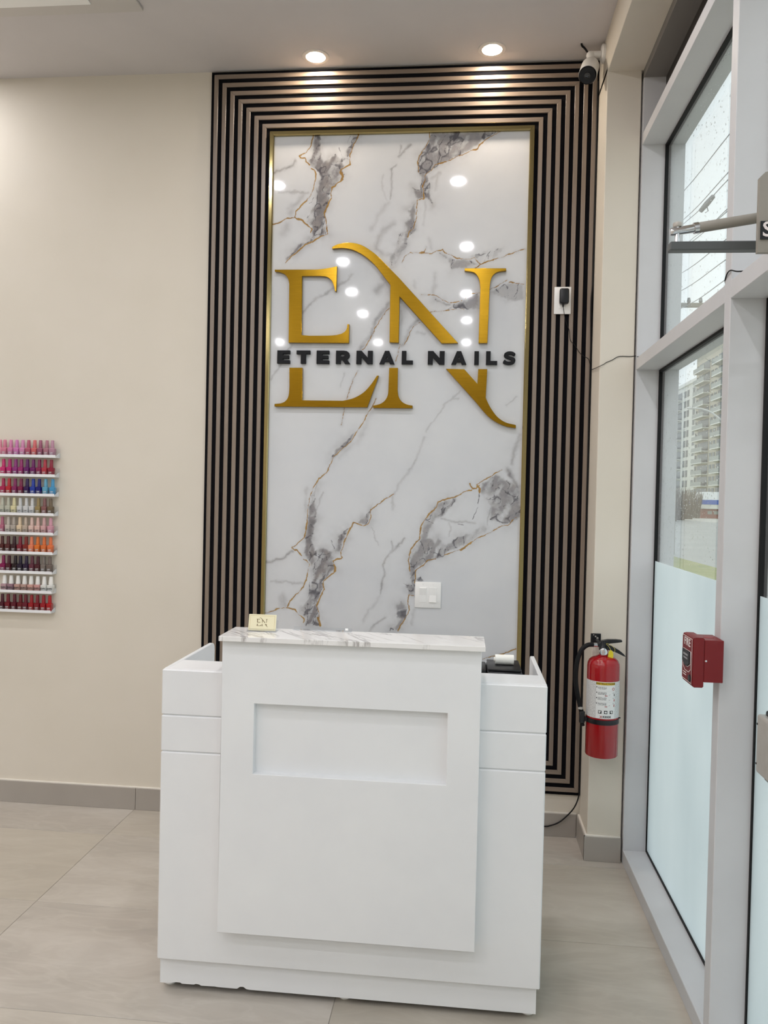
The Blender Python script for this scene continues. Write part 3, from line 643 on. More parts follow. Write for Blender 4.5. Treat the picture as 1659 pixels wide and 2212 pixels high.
# raised centre panel with a recessed rectangle
CX0, CX1, CF = .4915, 1.195, -1.290
CZ0, CZ1 = .213, 1.0185
RX0, RX1, RZ0, RZ1 = .5835, 1.1085, .6555, .848
b = MB()
v_ = {}
def q(x, y, z):
    k = (round(x, 5), round(y, 5), round(z, 5))
    if k not in v_: v_[k] = b.bm.verts.new((x, y, z))
    return v_[k]
def face(*p): b.bm.faces.new([q(*c_) for c_ in p])
CBK, RD = DF-.0004, CF+.022
out = [(CX0, CZ0), (CX1, CZ0), (CX1, CZ1), (CX0, CZ1)]; inn = [(RX0, RZ0), (RX1, RZ0), (RX1, RZ1), (RX0, RZ1)]
for i in range(4):
    j = (i+1) % 4
    face((out[i][0], CF, out[i][1]), (out[j][0], CF, out[j][1]), (inn[j][0], CF, inn[j][1]), (inn[i][0], CF, inn[i][1]))
    face((inn[i][0], CF, inn[i][1]), (inn[j][0], CF, inn[j][1]), (inn[j][0], RD, inn[j][1]), (inn[i][0], RD, inn[i][1]))
    face((out[i][0], CF, out[i][1]), (out[j][0], CF, out[j][1]), (out[j][0], CBK, out[j][1]), (out[i][0], CBK, out[i][1]))
face(*[(x, CBK, z) for x, z in out]); face(*[(x, RD, z) for x, z in inn])
bmesh.ops.bevel(b.bm, geom=[e for e in b.bm.edges if all(abs(v.co.y-CF) < 1e-6 for v in e.verts) and len({(v.co.x, v.co.z) for v in e.verts} & set()) == 0 and (abs(e.verts[0].co.x-e.verts[1].co.x) < 1e-6 or abs(e.verts[0].co.z-e.verts[1].co.z) < 1e-6)], offset=.0012, segments=1, affect='EDGES')
dpart('raised_panel', b)
dpart('counter_riser', MB().box(CX0+.002, CX1-.002, DF-.0003, -1.165, DH+.0003, CZ1))
m = mat('counter_marble', (238, 236, 234), .06, 0, .5); g = N(m)
v = g.coord('Object', (1, 1, 1), (0, 0, math.radians(52))); sx = g.n('ShaderNodeMapping'); sx.inputs['Scale'].default_value = (1.2, 7, 1); g.l(v, sx.inputs[0])
nv_ = g.noise(sx.outputs[0], 2.6, 6, .62, .6); k1 = g.math('SUBTRACT', 1.0, g.math('MULTIPLY', g.math('ABSOLUTE', g.math('SUBTRACT', nv_, .5)), 30), True)
k2 = g.math('MULTIPLY', k1, g.ramp(g.noise(g.coord('Object'), 5, 2), [(.38, (0, 0, 0)), (.5, (255, 255, 255))]))
g.l(g.mix(g.math('MULTIPLY', k2, .75), lin((240, 238, 236)), lin((150, 144, 142))), g.b.inputs['Base Color'])
ct = dpart('countertop', MB().box(.4865, 1.204, -1.310, -1.150, CZ1+.0003, 1.0322, .0008, 1), m); ct['label'] = 'white marble countertop'

# ------------------------------------------------------------------ things on the desk
CT = 1.0324
cs = empty('card_stand', (.581, -1.205, CT)); tag(cs, 'cream EN business card in a clear stand on the countertop', 'card holder')
b = MB(); b.box(-.043, .043, -.012, .022, 0, .002, .0006, 1); b.box(-.043, .043, -.014, -.012, 0, .009, .0004, 1); b.poly([(-.043, .002, .002), (-.043, .004, .002), (-.043, .013, .03), (-.043, .011, .03)], (.086, 0, 0)); b.build('stand', M['acrylic'], cs)
cm = mat('cream_card', (238, 230, 196), .5)
cardM = Matrix.Translation((0, -.0085, .0025)) @ Matrix.Rotation(math.radians(-12), 4, 'X')
b = MB(); b.box(-.0395, .0395, 0, .0022, 0, .0455, .0006, 1); o = b.build('card', cm, cs); o.matrix_basis = cardM
b = MB(); w_, h0, h1 = .0355, .0035, .042
for (x0, x1, z0, z1) in ((-w_, w_, h0, h0+.0006), (-w_, w_, h1-.0006, h1), (-w_, -w_+.0006, h0+.0006, h1-.0006), (w_-.0006, w_, h0+.0006, h1-.0006)): b.box(x0, x1, -.0003, 0, z0, z1)
bmesh.ops.remove_doubles(b.bm, verts=b.bm.verts, dist=1e-6)
bo = b.build('border', mat('card_border', (206, 186, 130), .5), o)
xs_ = [p.x for L in MONO for p in L]; zs_ = [p.y for L in MONO for p in L]; kx = .034/(max(xs_)-min(xs_)); cx_, cz_ = (max(xs_)+min(xs_))/2, (max(zs_)+min(zs_))/2
ink = mat('card_ink', (104, 84, 44), .5)
mm = flat_mesh('monogram', [[((p.x-cx_)*kx, (p.y-cz_)*kx+.0235) for p in L] for L in MONO], .0004); mm.materials.append(ink); link('monogram', mm, o)

tr = empty('acrylic_tray', (.745, -1.163, CT)); tag(tr, 'low clear acrylic tray along the back edge of the countertop', 'tray')
b = MB(); b.box(-.085, .085, -.008, .010, 0, .0025, .0006, 1); b.box(-.085, .085, .008, .010, .0025, .0085, .0004, 1); b.build('tray_body', M['acrylic'], tr)
b = MB(); b.lathe([(.0035, -.004), (.0035, .004)], (.07, 0, .006), 'x', 12); b.build('end_cap', M['white_plastic'], tr, True)

pr = empty('receipt_printer', (1.265, -1.0, .742)); tag(pr, 'black receipt printer behind the right ledge of the desk', 'printer')
b = MB(); b.box(-.048, .054, -.075, .075, 0, .176, .006, 3); b.build('case', M['black_plastic'], pr, True)
b = MB(); b.box(-.046, .052, -.072, .072, .1765, .1835, .003, 2); b.build('lid', M['black_plastic'], pr, True)
b = MB(); b.box(-.098, -.049, -.06, .06, 0, .178, .004, 2); b.build('power_unit', M['black_plastic'], pr, True)
b = MB(); b.box(-.012, .030, -.0765, -.075, .158, .163); b.build('paper_slot', M['black_rubber'], pr)
rl = empty('paper_roll', (1.27, -1.0, .742+.184)); tag(rl, 'white receipt paper roll lying on top of the black printer', 'paper roll')
b = MB(); b.lathe([(.006, -.0275), (.0145, -.0275), (.0145, .0275), (.006, .0275)], (0, 0, .0145), 'x', 28); b.build('paper', M['paper'], rl, True)
b = MB(); b.lathe([(.006, -.0315), (.006, .028)], (0, 0, .0145), 'x', 16); b.build('core', M['paper'], rl, True)

# ------------------------------------------------------------------ switch plate, outlet, adapter and cables
sw = empty('light_switch', (.994, MYF, 1.0055)); tag(sw, 'white double rocker switch plate mounted on the marble panel', 'light switch')
b = MB(); b.box(-.0557, .0557, -.006, 0, -.0553, .0553, .002, 2); b.build('plate', M['white_plastic'], sw, True)
for dx, up in ((-.0215, 1), (.0215, -1)):
    b = MB(); b.box(dx-.0165, dx+.0165, -.0068, -.005, -.0325, .0325, .0006, 1); fr = b.build('rocker_frame', M['white_plastic'], sw)
    b = MB(); t = .004
    P = [(-.0070, -.030), (-.0076 if up < 0 else -.0070, .030), (-.0070-t*(up > 0), .030), (-.0072, 0), (-.0070-t*(up < 0), -.030)]
    b.poly([(dx-.0145, y, z) for y, z in [(-.006, -.03), (-.006, .03), (-.0072-.0045*(up > 0), .03), (-.0076, 0), (-.0072-.0045*(up < 0), -.03)]], (.029, 0, 0)); b.build('rocker', M['white_plastic'], sw)
    for dz in (-.045, .045): b = MB(); b.lathe([(.0028, 0), (.0028, .0008)], (dx, -.006, dz), (0, -1, 0), 10); b.build('screw', M['white_plastic'], sw)
ou = empty('outlet_plate', (1.527, 0, 2.257)); tag(ou, 'white outlet cover plate mounted on the walnut slats', 'outlet')
b = MB(); b.box(-.0345, .0345, -.006, -.0002, -.0565, .0565, .002, 2); b.build('plate', M['white_plastic'], ou, True)
b = MB(); b.box(-.0165, .0165, -.0072, -.0055, -.034, .034, .001, 1); b.build('socket', M['white_plastic'], ou)
ad = empty('power_adapter', (1.531, -.008, 2.27)); tag(ad, 'black plug-in power adapter with thin cable running to the window', 'adapter')
b = MB(); b.box(-.019, .019, -.030, .0005, -.032, .031, .007, 3); b.build('body', M['black_plastic'], ad, True)
b = MB(); b.lathe([(.0055, 0), (.003, -.012)], (-.003, -.013, -.032), 'z', 10); b.build('strain_relief', M['black_plastic'], ad, True)
def path(ps, ax, val): return [at(x, y, ax, val) for x, y in ps]
wall_run = path([(1216, 668), (1218, 676), (1221, 690), (1226, 705), (1230, 715), (1232, 735), (1242, 746), (1252, 762), (1262, 770), (1272, 777)], 1, -.006)
wall_run[0] = Vector((1.528, -.021, 2.226)); wall_run[1].y = -.014
pier_run = [Vector((PX0-.004, 0.0, at(1283, 797, 1, 0).z)), Vector((PX0-.0035, -.08, at(1283, 797, 1, 0).z-.012)), Vector((PX0-.003, PY-.002, at(1295, 792, 1, PY).z))]
front_run = path([(1304, 787), (1310, 783), (1322, 778), (1337, 770), (1360, 770), (1374, 769)], 1, PY-.003)
end_run = [Vector((FX+.004, -.225, TRT+.003)), Vector((FX+.03, -.28, TRT+.002))]
o = MB().tube(smooth_path(wall_run+pier_run+front_run+end_run, 5), .0013, 6).build('cable', M['black_rubber'], ad, True); o.matrix_parent_inverse = Matrix.Translation(-ad.location)
run = path([(1292, 176), (1290, 240), (1288, 330), (1286, 450), (1281, 600), (1277, 655), (1276, 760), (1272, 900), (1268, 1100), (1264, 1300), (1261, 1500), (1258, 1640), (1256, 1680), (1254, 1702), (1249, 1724), (1240, 1745), (1225, 1762), (1208, 1776), (1190, 1783), (1170, 1785)], 1, .0006)
for p_ in run: p_.x = min(p_.x, 1.6505)
tail = [Vector((1.36, -.03, .06)), Vector((1.25, -.12, .006)), Vector((1.1, -.3, .005)), Vector((1.0, -.7, .005))]
wc = MB().tube(smooth_path(run+tail, 5), .0028, 8).build('camera_cable', M['black_rubber'], None, True)
tag(wc, 'long black cable hanging down the slat frame edge to the floor', 'cable')
wl = MB().tube(smooth_path([Vector((FX+.03, -1.235, TRT+.002)), Vector((FX+.004, -1.262, TRT+.008)), Vector((FX-.003, -1.29, TRT+.020)), Vector((FX-.003, -1.32, TRT+.024)), Vector((FX+.003, -1.36, TRT+.010)), Vector((FX+.03, -1.40, TRT+.002))], 5), .0017, 6).build('wire_loop', M['black_rubber'], None, True)
tag(wl, 'short black wire looped round the mullion above the window transom', 'wire')

# ------------------------------------------------------------------ ceiling lamps and air conditioner
def downlight(x, y, lens, label, group, r=.0565):
    t = empty('downlight', (x, y, ZC)); tag(t, label, 'ceiling light', group)
    b = MB(); b.lathe([(r, 0), (r, -.003), (r-.004, -.005), (r*.72, -.004), (r*.66, -.0008), (r*.66, 0)], (0, 0, 0), 'z', 32); b.build('trim', M['lamp_trim'], t, True)
    b = MB(); b.lathe([(r*.64, -.0005), (r*.60, -.0035), (0, -.0045)], (0, 0, 0), 'z', 12); b.build('lens', lens, t, True)
    if lens is M['lens_wash']:
        ld = bpy.data.lights.new('spot_beam', 'SPOT'); ld.energy = WASH_SPOT; ld.color = (1, .83, .66); ld.spot_size = math.radians(88); ld.spot_blend = .75; ld.shadow_soft_size = .03
        lo = bpy.data.objects.new('spot_beam', ld); COL.objects.link(lo); lo.parent = t; lo.location = (0, 0, -.012)
    return t
downlight(.4746, -.077, M['lens_wash'], 'left of the two warm downlights above the slat frame', 'downlights over the slat frame')
downlight(1.2076, -.0889, M['lens_wash'], 'right of the two warm downlights above the slat frame', 'downlights over the slat frame')
RL = [[(1.06, -1.243), (1.112, -2.44), (1.116, -3.78), (1.12, -4.83), (1.12, -6.0)], [(-.01, -1.26), (.15, -2.79), (.09, -3.7), (.085, -4.54), (.08, -6.0)]]
RL += [[(x, y) for y in (-1.25, -2.5, -3.75, -4.85, -6.0) if not (x == -1.1 and y == -1.25)] for x in (-1.1, -2.2, -3.3)]
CN = ['nearest the window', 'second from the window', 'third from the window', 'fourth from the window', 'farthest from the window']; QN = ['first', 'second', 'third', 'fourth', 'last']
for i, col_ in enumerate(RL):
    for (x, y) in col_:
        j = min(range(5), key=lambda q_: abs((-1.25, -2.5, -3.75, -4.7, -6.0)[q_]-y))
        downlight(x, y, M['lens_room'], f'ceiling downlight in the line {CN[i]}, {QN[j]} row from the marble wall', 'room downlights', .06)
downlight(-1.30, -.30, M['lens_room'], 'ceiling downlight close to the back wall left of the polish shelves', 'room downlights', .06)
ac = empty('ceiling_air_conditioner', (-.60, -.92, ZC)); tag(ac, 'square white ceiling cassette air conditioner at the upper left corner', 'air conditioner')
b = MB(); b.box(-.478, .478, -.478, .478, -.012, -.0005, .004, 2); b.build('panel', mat('cassette_white', (208, 203, 198), .7), ac, True)
b = MB(); b.box(-.27, .27, -.27, .27, -.020, -.0122, .003, 1); gr = b.build('grille', M['lamp_trim'], ac)
for k in range(11): b = MB(); b.box(-.25, .25, -.25+k*.048, -.232+k*.048, -.0225, -.0202); b.build('grille_bar', M['white_plastic'], gr)
for (x0, x1, y0, y1) in ((-.30, .30, .345, .415), (-.30, .30, -.415, -.345), (.345, .415, -.30, .30), (-.415, -.345, -.30, .30)):
    b = MB(); b.box(x0, x1, y0, y1, -.017, -.0122, .003, 2); b.build('louver', M['white_plastic'], ac)

# ------------------------------------------------------------------ security camera at the ceiling corner
cc = empty('security_camera', (PX0, -.11, 3.215)); tag(cc, 'white bullet security camera with black lens at the ceiling corner', 'camera')
b = MB(); b.lathe([(.036, 0), (.036, .010), (.030, .014), (.014, .016)], (0, 0, 0), (-1, 0, 0), 24); b.build('base', M['white_plastic'], cc, True)
b = MB(); b.lathe([(.013, 0), (.013, .040)], (-.014, 0, -.002), (-1, 0, 0), 16); b.sphere((-.056, -.002, -.006), .017, 2); b.build('bracket', M['white_plastic'], cc, True)
ax_ = Vector((-.20, -.66, -.72)).normalized(); c0 = Vector((-.050, .012, -.032))
b = MB(); b.lathe([(0, -.004), (.020, 0), (.031, .012), (.0355, .030), (.0355, .118)], c0, ax_, 28); hb = b.build('housing', M['white_plastic'], cc, True)
b = MB(); b.lathe([(.0345, .1185), (.0345, .121), (.031, .124), (0, .125)], c0, ax_, 28); fc = b.build('lens_face', mat('lens_face_black', (8, 8, 10), .15, 0, .3), cc, True)
b = MB(); b.lathe([(.012, .1255), (.0125, .127), (0, .129)], c0, ax_, 20); b.build('lens', mat('lens_glass', (8, 10, 14), .05, 0, .8), cc, True)
b = MB(); b.tube(smooth_path([Vector((-.060, .02, .012)), Vector((-.075, .02, .034)), Vector((-.088, .012, .041)), Vector((-.092, .0, .0445))], 4), .004, 8); b.build('cable', M['black_rubber'], cc, True)

# ------------------------------------------------------------------ fire extinguisher on the pier
EX, EY, ER = 1.6885, PY-.012-.061, .061
fe = empty('fire_extinguisher', (EX, EY, .444)); tag(fe, 'red fire extinguisher with instruction label hung on the cream pier', 'fire extinguisher')
def epart(name, b, m, parent=None, smooth=True):
    o = b.build(name, m, parent or fe, smooth)
    if parent is None: o.matrix_parent_inverse = Matrix.Translation(-fe.location)
    return o
def wrap(me, r, zc, phi0):
    """bend a flat XZ mesh (y = depth) round the cylinder"""
    for v in me.vertices:
        ph = phi0+v.co.x/r; rr = r-v.co.y
        v.co = Vector((EX+rr*math.sin(ph), EY-rr*math.cos(ph), zc+v.co.z))
    return me
def elink(name, me, m, parent=None):
    me.materials.append(m); o = link(name, me, parent or fe)
    if parent is None: o.matrix_parent_inverse = Matrix.Translation(-fe.location)
    return o
epart('tank', MB().lathe([(0, .449), (.030, .447), (.052, .444), (.0585, .4455), (ER, .449), (ER, .788), (.0595, .800), (.054, .812), (.044, .8205), (.030, .826), (.019, .830), (.016, .836), (.016, .852), (0, .852)], (EX, EY, 0), 'z', 48), M['red'])
def sheet(u0, u1, z0, z1, r, nseg=24):
    b = MB()
    for i in range(nseg):
        a, c_ = u0+(u1-u0)*i/nseg, u0+(u1-u0)*(i+1)/nseg; b.face([(a, 0, z0), (c_, 0, z0), (c_, 0, z1), (a, 0, z1)])
    bmesh.ops.remove_doubles(b.bm, verts=b.bm.verts, dist=1e-6)
    for f in b.bm.faces: f.smooth = True
    me = bpy.data.meshes.new('sheet'); b.bm.to_mesh(me); b.bm.free(); return me
PH0 = math.radians(-6); LZ0, LZ1 = .5985, .7385; ZM = 0
m = mat('extinguisher_label', (238, 238, 236), .4); g = N(m); c = g.n('ShaderNodeTexCoord'); sp3 = g.n('ShaderNodeSeparateXYZ'); g.l(c.outputs['Object'], sp3.inputs[0])
LBL = elink('label', wrap(sheet(-.098, .098, LZ0, LZ1, ER), ER+.0006, 0, PH0), m)
# small print: rows of grey lines in side columns and beside the steps (object space, wound round the tank)
ang = g.math('ARCTAN2', g.math('SUBTRACT', sp3.outputs[0], 0.0), g.math('MULTIPLY', sp3.outputs[1], -1.0))
u = g.math('MULTIPLY', g.math('SUBTRACT', ang, PH0), ER); zz = sp3.outputs[2]
def rng_(v, a, b_): return g.math('MULTIPLY', g.math('GREATER_THAN', v, a), g.math('LESS_THAN', v, b_))
def lines(p, duty): return g.math('LESS_THAN', g.math('FRACT', g.math('DIVIDE', zz, p)), duty)
cz = g.n('ShaderNodeCombineXYZ'); g.l(u, cz.inputs[0]); g.l(zz, cz.inputs[1])
mpn = g.n('ShaderNodeMapping'); mpn.inputs['Scale'].default_value = (260, 420, 1); g.l(cz.outputs[0], mpn.inputs[0]); wn_ = g.math('GREATER_THAN', g.noise(mpn.outputs[0], 1, 2), .44)
side = g.math('MAXIMUM', rng_(u, -.074, -.030), rng_(u, .045, .085)); side = g.math('MULTIPLY', g.math('MULTIPLY', side, lines(.0024, .5)), wn_)
H0 = LZ0-.444
steps = 0.0; sm = None
for k in range(4):
    zt_ = LZ1-.444-.018-.0205*k; a = g.math('MULTIPLY', g.math('MULTIPLY', rng_(u, -.022, .010), rng_(zz, zt_-.010, zt_)), g.math('MULTIPLY', lines(.0030, .55), wn_)); sm = a if sm is None else g.math('MAXIMUM', sm, a)
    r_ = rng_(zz, zt_+.0028, zt_+.0034); sm = g.math('MAXIMUM', sm, g.math('MULTIPLY', g.math('MULTIPLY', r_, rng_(u, -.029, .044)), .3))
rule = g.math('MULTIPLY', rng_(u, -.0298, -.0290), .4)
g.l(g.mix(g.math('MAXIMUM', g.math('MULTIPLY', side, .6), g.math('MAXIMUM', g.math('MULTIPLY', sm, .85), rule)), lin((238, 238, 236)), lin((40, 40, 44))), g.b.inputs['Base Color'])
# the label mesh's object space: origin at the tank axis
LBL.data.transform(Matrix.Translation((-EX, -EY, -.444))); LBL.matrix_parent_inverse = Matrix.Identity(4); LBL.location = (0, 0, 0)
RR = ER+.0009
def onlabel(name, me, m, u0, z0): elink(name, wrap(me, RR, z0, PH0+u0/ER), m)
black_ink, red_ink = mat('black_ink', (28, 30, 32), .5), mat('red_ink', (176, 30, 36), .5)
onlabel('yellow_band', sheet(-.0365, .0365, 0, .0098, ER, 12), mat('label_yellow', (226, 190, 40), .5), .0075, LZ1-.0118)
RR = ER+.0011
onlabel('instructions_lettering', text_mesh('t', 'INSTRUCTIONS', .0098, .0003, bold=.0002, spacing=1.12), black_ink, .0075, LZ1-.0070)
onlabel('brand_lettering', text_mesh('t', 'KIDDE', .0100, .0003, bold=.0003, spacing=1.1), black_ink, .013, LZ0+.0075)
for s_ in (1, -1):
    mm = flat_mesh('t', [[(-.0042, -.0042*s_-.0011), (-.0042, -.0042*s_+.0011), (.0042, .0042*s_+.0011), (.0042, .0042*s_-.0011)]], .0003); onlabel('brand_mark', mm, red_ink, -.0085, LZ0+.0075)
for k in range(4):
    zt_ = LZ1-.0205-.0205*k
    mm = flat_mesh('t', [[(-.0017, -.002), (.0017, -.002), (.0017, .002), (-.0017, .002)]], .0003); onlabel('step_number', mm, black_ink, -.0262, zt_)
    if k == 0: mm = flat_mesh('t', [[(.0055*math.cos(a), .0055*math.sin(a)) for a in [i*math.pi/8 for i in range(16)]], [(.004*math.cos(a), .004*math.sin(a)) for a in [i*math.pi/8 for i in range(16)]]], .0003); onlabel('step_picture', mm, red_ink, .037, zt_-.006)
    else:
        mm = flat_mesh('t', [[(-.0014, -.005), (.0014, -.005), (.0014, .002), (.0006, .005), (-.0010, .003)]], .0003); onlabel('step_picture', mm, red_ink if k != 1 else black_ink, .041, zt_-.007)
        mm = flat_mesh('t', [[(-.012, -.005), (-.0117, -.0056), (.011, .004), (.0107, .0047)]], .0003); onlabel('step_picture', mm, black_ink, .030, zt_-.003)
        if k != 2: mm = flat_mesh('t', [[(-.005, -.002), (-.0035, .0022), (-.001, -.0005), (.001, -.0005), (.003, .0022), (.005, -.002)]], .0003); onlabel('step_picture', mm, red_ink, .009, zt_-.0105)
for k, ux in enumerate((-.013, .0085, .030)):
    L = [[(-.0062, -.006), (.0062, -.006), (.0062, .006), (-.0062, .006)]]
    if k == 0: L.append([(-.0045, -.004), (.001, -.004), (.0035, .001), (.004, .0045), (-.0045, .0045)])
    elif k == 1: L.append([(-.003, -.0035), (.0035, -.004), (.005, 0), (.002, .004), (-.003, .003), (-.0045, 0)])
    else: L.append([(-.0045, .001), (-.001, -.001), (.0, -.0045), (.0045, -.0045), (.004, .0045), (-.002, .0045)])
    onlabel('class_pictogram', flat_mesh('t', L, .0003), black_ink, ux, LZ0+.0255)
# strap, hose holder
epart('strap', MB().lathe([(ER+.0003, .574), (ER+.0018, .574), (ER+.0018, .592), (ER+.0003, .592)], (EX, EY, 0), 'z', 40), M['black_plastic'])
epart('strap_catch', MB().box(EX+ER+.0005, EX+ER+.008, EY-.002, EY+.002, .588, .592), M['black_plastic'])
hx = EX-ER-.016
epart('hose_holder', MB().box(hx-.004, EX-ER+.003, EY-.016, EY+.006, .574, .590, .002, 1).box(hx-.010, hx+.010, EY-.018, EY+.004, .565, .612, .003, 1), M['black_plastic'])
# valve, gauge, levers
VZ = .852
epart('valve', MB().lathe([(.0145, .850), (.0145, .862), (.0115, .866), (.0115, .884), (.007, .886)], (EX-.004, EY, 0), 'z', 20).box(EX-.026, EX+.016, EY-.009, EY+.009, .864, .880, .002, 1), mat('valve_dark', (56, 56, 58), .35, .7))
epart('hose_ferrule', MB().lathe([(.0075, 0), (.0075, .019)], (EX-.022, EY-.001, .868), (-1, 0, .05), 16), M['chrome'])
hz = [Vector((EX-.040, EY-.001, .869)), Vector((EX-.062, EY-.004, .867)), Vector((EX-.084, EY-.008, .850)), Vector((EX-.099, EY-.010, .812)), Vector((EX-.1045, EY-.010, .765)), Vector((EX-.103, EY-.009, .715)), Vector((EX-.094, EY-.008, .665)), Vector((EX-.083, EY-.007, .622)), Vector((EX-.079, EY-.007, .604))]
epart('hose', MB().tube(smooth_path(hz, 6), .0088, 14), M['black_rubber'])
epart('hose_band', MB().lathe([(.0098, -.005), (.0098, .005)], (EX-.0835, EY-.007, .624), Vector((.10, 0, .99)), 16), M['steel'])
epart('nozzle', MB().lathe([(.0085, .02), (.0075, -.015), (.009, -.03), (.0065, -.031)], (EX-.078, EY-.007, .585), Vector((-.12, 0, .99)), 14), M['black_rubber'])
epart('gauge', MB().lathe([(.0148, 0), (.0148, .010), (.0125, .0115)], (EX-.0045, EY-.014, .8455), (-.08, -1, 0), 24), M['chrome'])
epart('gauge_face', MB().lathe([(.012, 0), (0, .0006)], (EX-.0055, EY-.0252, .8455), (-.08, -1, 0), 20), mat('gauge_face', (186, 176, 170), .25))
b = MB(); up_ = [(EX-.026, .871), (EX-.010, .886), (EX+.012, .8915), (EX+.045, .8925), (EX+.066, .891), (EX+.0665, .884), (EX+.050, .881), (EX+.020, .878), (EX+.006, .872), (EX-.004, .862), (EX-.024, .862)]
b.poly([(x, EY-.010, z) for x, z in up_], (0, .020, 0)); bmesh.ops.bevel(b.bm, geom=list(b.bm.edges), offset=.0012, segments=1, affect='EDGES'); epart('upper_lever', b, M['black_plastic'], None, False)
b = MB(); lo_ = [(EX+.008, .872), (EX+.030, .866), (EX+.056, .852), (EX+.074, .838), (EX+.082, .828), (EX+.074, .8295), (EX+.050, .842), (EX+.024, .850), (EX+.008, .853)]
b.poly([(x, EY-.009, z) for x, z in lo_], (0, .018, 0)); bmesh.ops.bevel(b.bm, geom=list(b.bm.edges), offset=.0010, segments=1, affect='EDGES'); epart('carry_handle', b, M['black_plastic'], None, False)
epart('bracket_plate', MB().box(EX-.040, EX-.001, PY-.005, PY-.0004, .855, .901, .001, 1).box(EX-.026, EX-.012, EY+.01, PY-.004, .868, .880), M['black_plastic'], None, False)
for k in range(3): epart('bracket_hole', MB().lathe([(.0022+.001*k, 0), (.0022+.001*k, .0006)], (EX-.029+.0075*k, PY-.005, .8955-.006*k), (0, -1, 0), 12), M['steel'])
b = MB(); b.poly([(EX+.010, EY-.022, .816), (EX+.030, EY-.022, .813), (EX+.0325, EY-.020, .838), (EX+.029, EY-.018, .850), (EX+.022, EY-.018, .854), (EX+.014, EY-.020, .846)], (0, -.0008, 0)); epart('inspection_tag', b, M['yellow'], None, False)
epart('tag_loop', MB().tube(smooth_path([Vector((EX+.024, EY-.020, .850)), Vector((EX+.016, EY-.014, .866)), Vector((EX+.006, EY-.012, .876)), Vector((EX+.020, EY-.012, .874)), Vector((EX+.038, EY-.013, .858)), Vector((EX+.036, EY-.017, .844)), Vector((EX+.026, EY-.020, .850))], 4), .0007, 6), mat('yellow_loop', (214, 200, 110), .5))

# ------------------------------------------------------------------ fire alarm pull station on the mullion
AY0, AY1 = -1.3496, -1.2555
fa = empty('fire_alarm_station', (FX, -1.2945, .96)); tag(fa, 'red FIRE alarm pull station projecting from the window mullion', 'fire alarm')
def apart(name, b, m, parent=None, smooth=False):
    o = b.build(name, m, parent or fa, smooth)
    if parent is None: o.matrix_parent_inverse = Matrix.Translation(-fa.location)
    return o
apart('back_box', MB().box(1.7455, FX-.0003, AY0+.0005, AY1-.0005, .9725, 1.0785, .0015, 2), M['red_box'])
apart('knockout', MB().lathe([(.013, 0), (.013, .0006)], (1.768, -1.302, 1.0785), 'z', 20), mat('red_knockout', (140, 12, 20), .5))
apart('screw', MB().lathe([(.003, 0), (.002, .001)], (1.750, AY0+.0003, 1.026), (0, -1, 0), 10), M['chrome'])
b = MB(); XF = 1.7165
prof = [(1.7453, .9585), (1.7453, 1.0835), (XF+.006, 1.0835), (XF, 1.0805), (XF, .968), (XF+.004, .9585)]
b.poly([(x, AY0, z) for x, z in prof], (0, AY1-AY0, 0)); bmesh.ops.bevel(b.bm, geom=list(b.bm.edges), offset=.002, segments=2, affect='EDGES'); hd = apart('cover', b, M['red_box'], None, True)
white_ink = mat('white_ink', (236, 226, 224), .5)
def front(name, me, m, yc, zc):
    me.transform(Matrix.Rotation(math.radians(-90), 4, 'Z')); me.materials.append(m); o = link(name, me, fa); o.location = Vector((XF-.0002, yc, zc))-Vector(fa.location); return o
YC = (AY0+AY1)/2
front('fire_lettering', text_mesh('t', 'FIRE', .0275, .0006, bold=.0004, spacing=1.12), white_ink, YC, 1.0645)
def ring(P, w):
    xs2, ys2 = [p[0] for p in P], [p[1] for p in P]; cx_, cy_ = (max(xs2)+min(xs2))/2, (max(ys2)+min(ys2))/2; hx_, hy_ = (max(xs2)-min(xs2))/2, (max(ys2)-min(ys2))/2
    return [P, [(cx_+(x-cx_)*(1-w/hx_), cy_+(y-cy_)*(1-w/hy_)) for x, y in P]]
front('face_border', flat_mesh('t', ring([(-.0435, -.0570), (.0435, -.0570), (.0435, .0555), (-.0435, .0555)], .0012), .0005), white_ink, YC, 1.0235)
front('handle_outline', flat_mesh('t', ring([(-.0345, .022), (.0345, .022), (.0345, -.024), (.018, -.033), (-.018, -.033), (-.0345, -.024)], .0014), .0006), white_ink, YC, 1.0235)
hp = front('pull_handle', flat_mesh('t', [[(-.031, .020), (.031, .020), (.031, -.010), (.008, -.020), (-.008, -.020), (-.031, -.010)]], .004), M['black_plastic'], YC, 1.0245)
front('handle_rim', flat_mesh('t', ring([(-.0325, .021), (.0325, .021), (.0325, -.0115), (.008, -.0225), (-.008, -.0225), (-.0325, -.0115)], .0012), .0008), white_ink, YC, 1.0245)
front('handle_print', flat_mesh('t', [[(-.020, -.0025), (.020, -.0025), (.020, .0025), (-.020, .0025)]], .0045), mat('grey_print', (150, 150, 152), .5), YC, 1.034)
front('handle_print', flat_mesh('t', [[(-.018, -.002), (.018, -.002), (.018, .002), (-.018, .002)]], .0045), mat('grey_print', (140, 140, 142), .5), YC, 1.025)
for dz in (0, -.006): front('small_print', flat_mesh('t', [[(-.014, -.001), (.014, -.001), (.014, .001), (-.014, .001)]], .0005), white_ink, YC+.018, .985+dz)
front('key_lock', flat_mesh('t', [[(.009*math.cos(i*math.pi/10), .009*math.sin(i*math.pi/10)) for i in range(20)]], .003), M['black_plastic'], YC-.030, .9785)

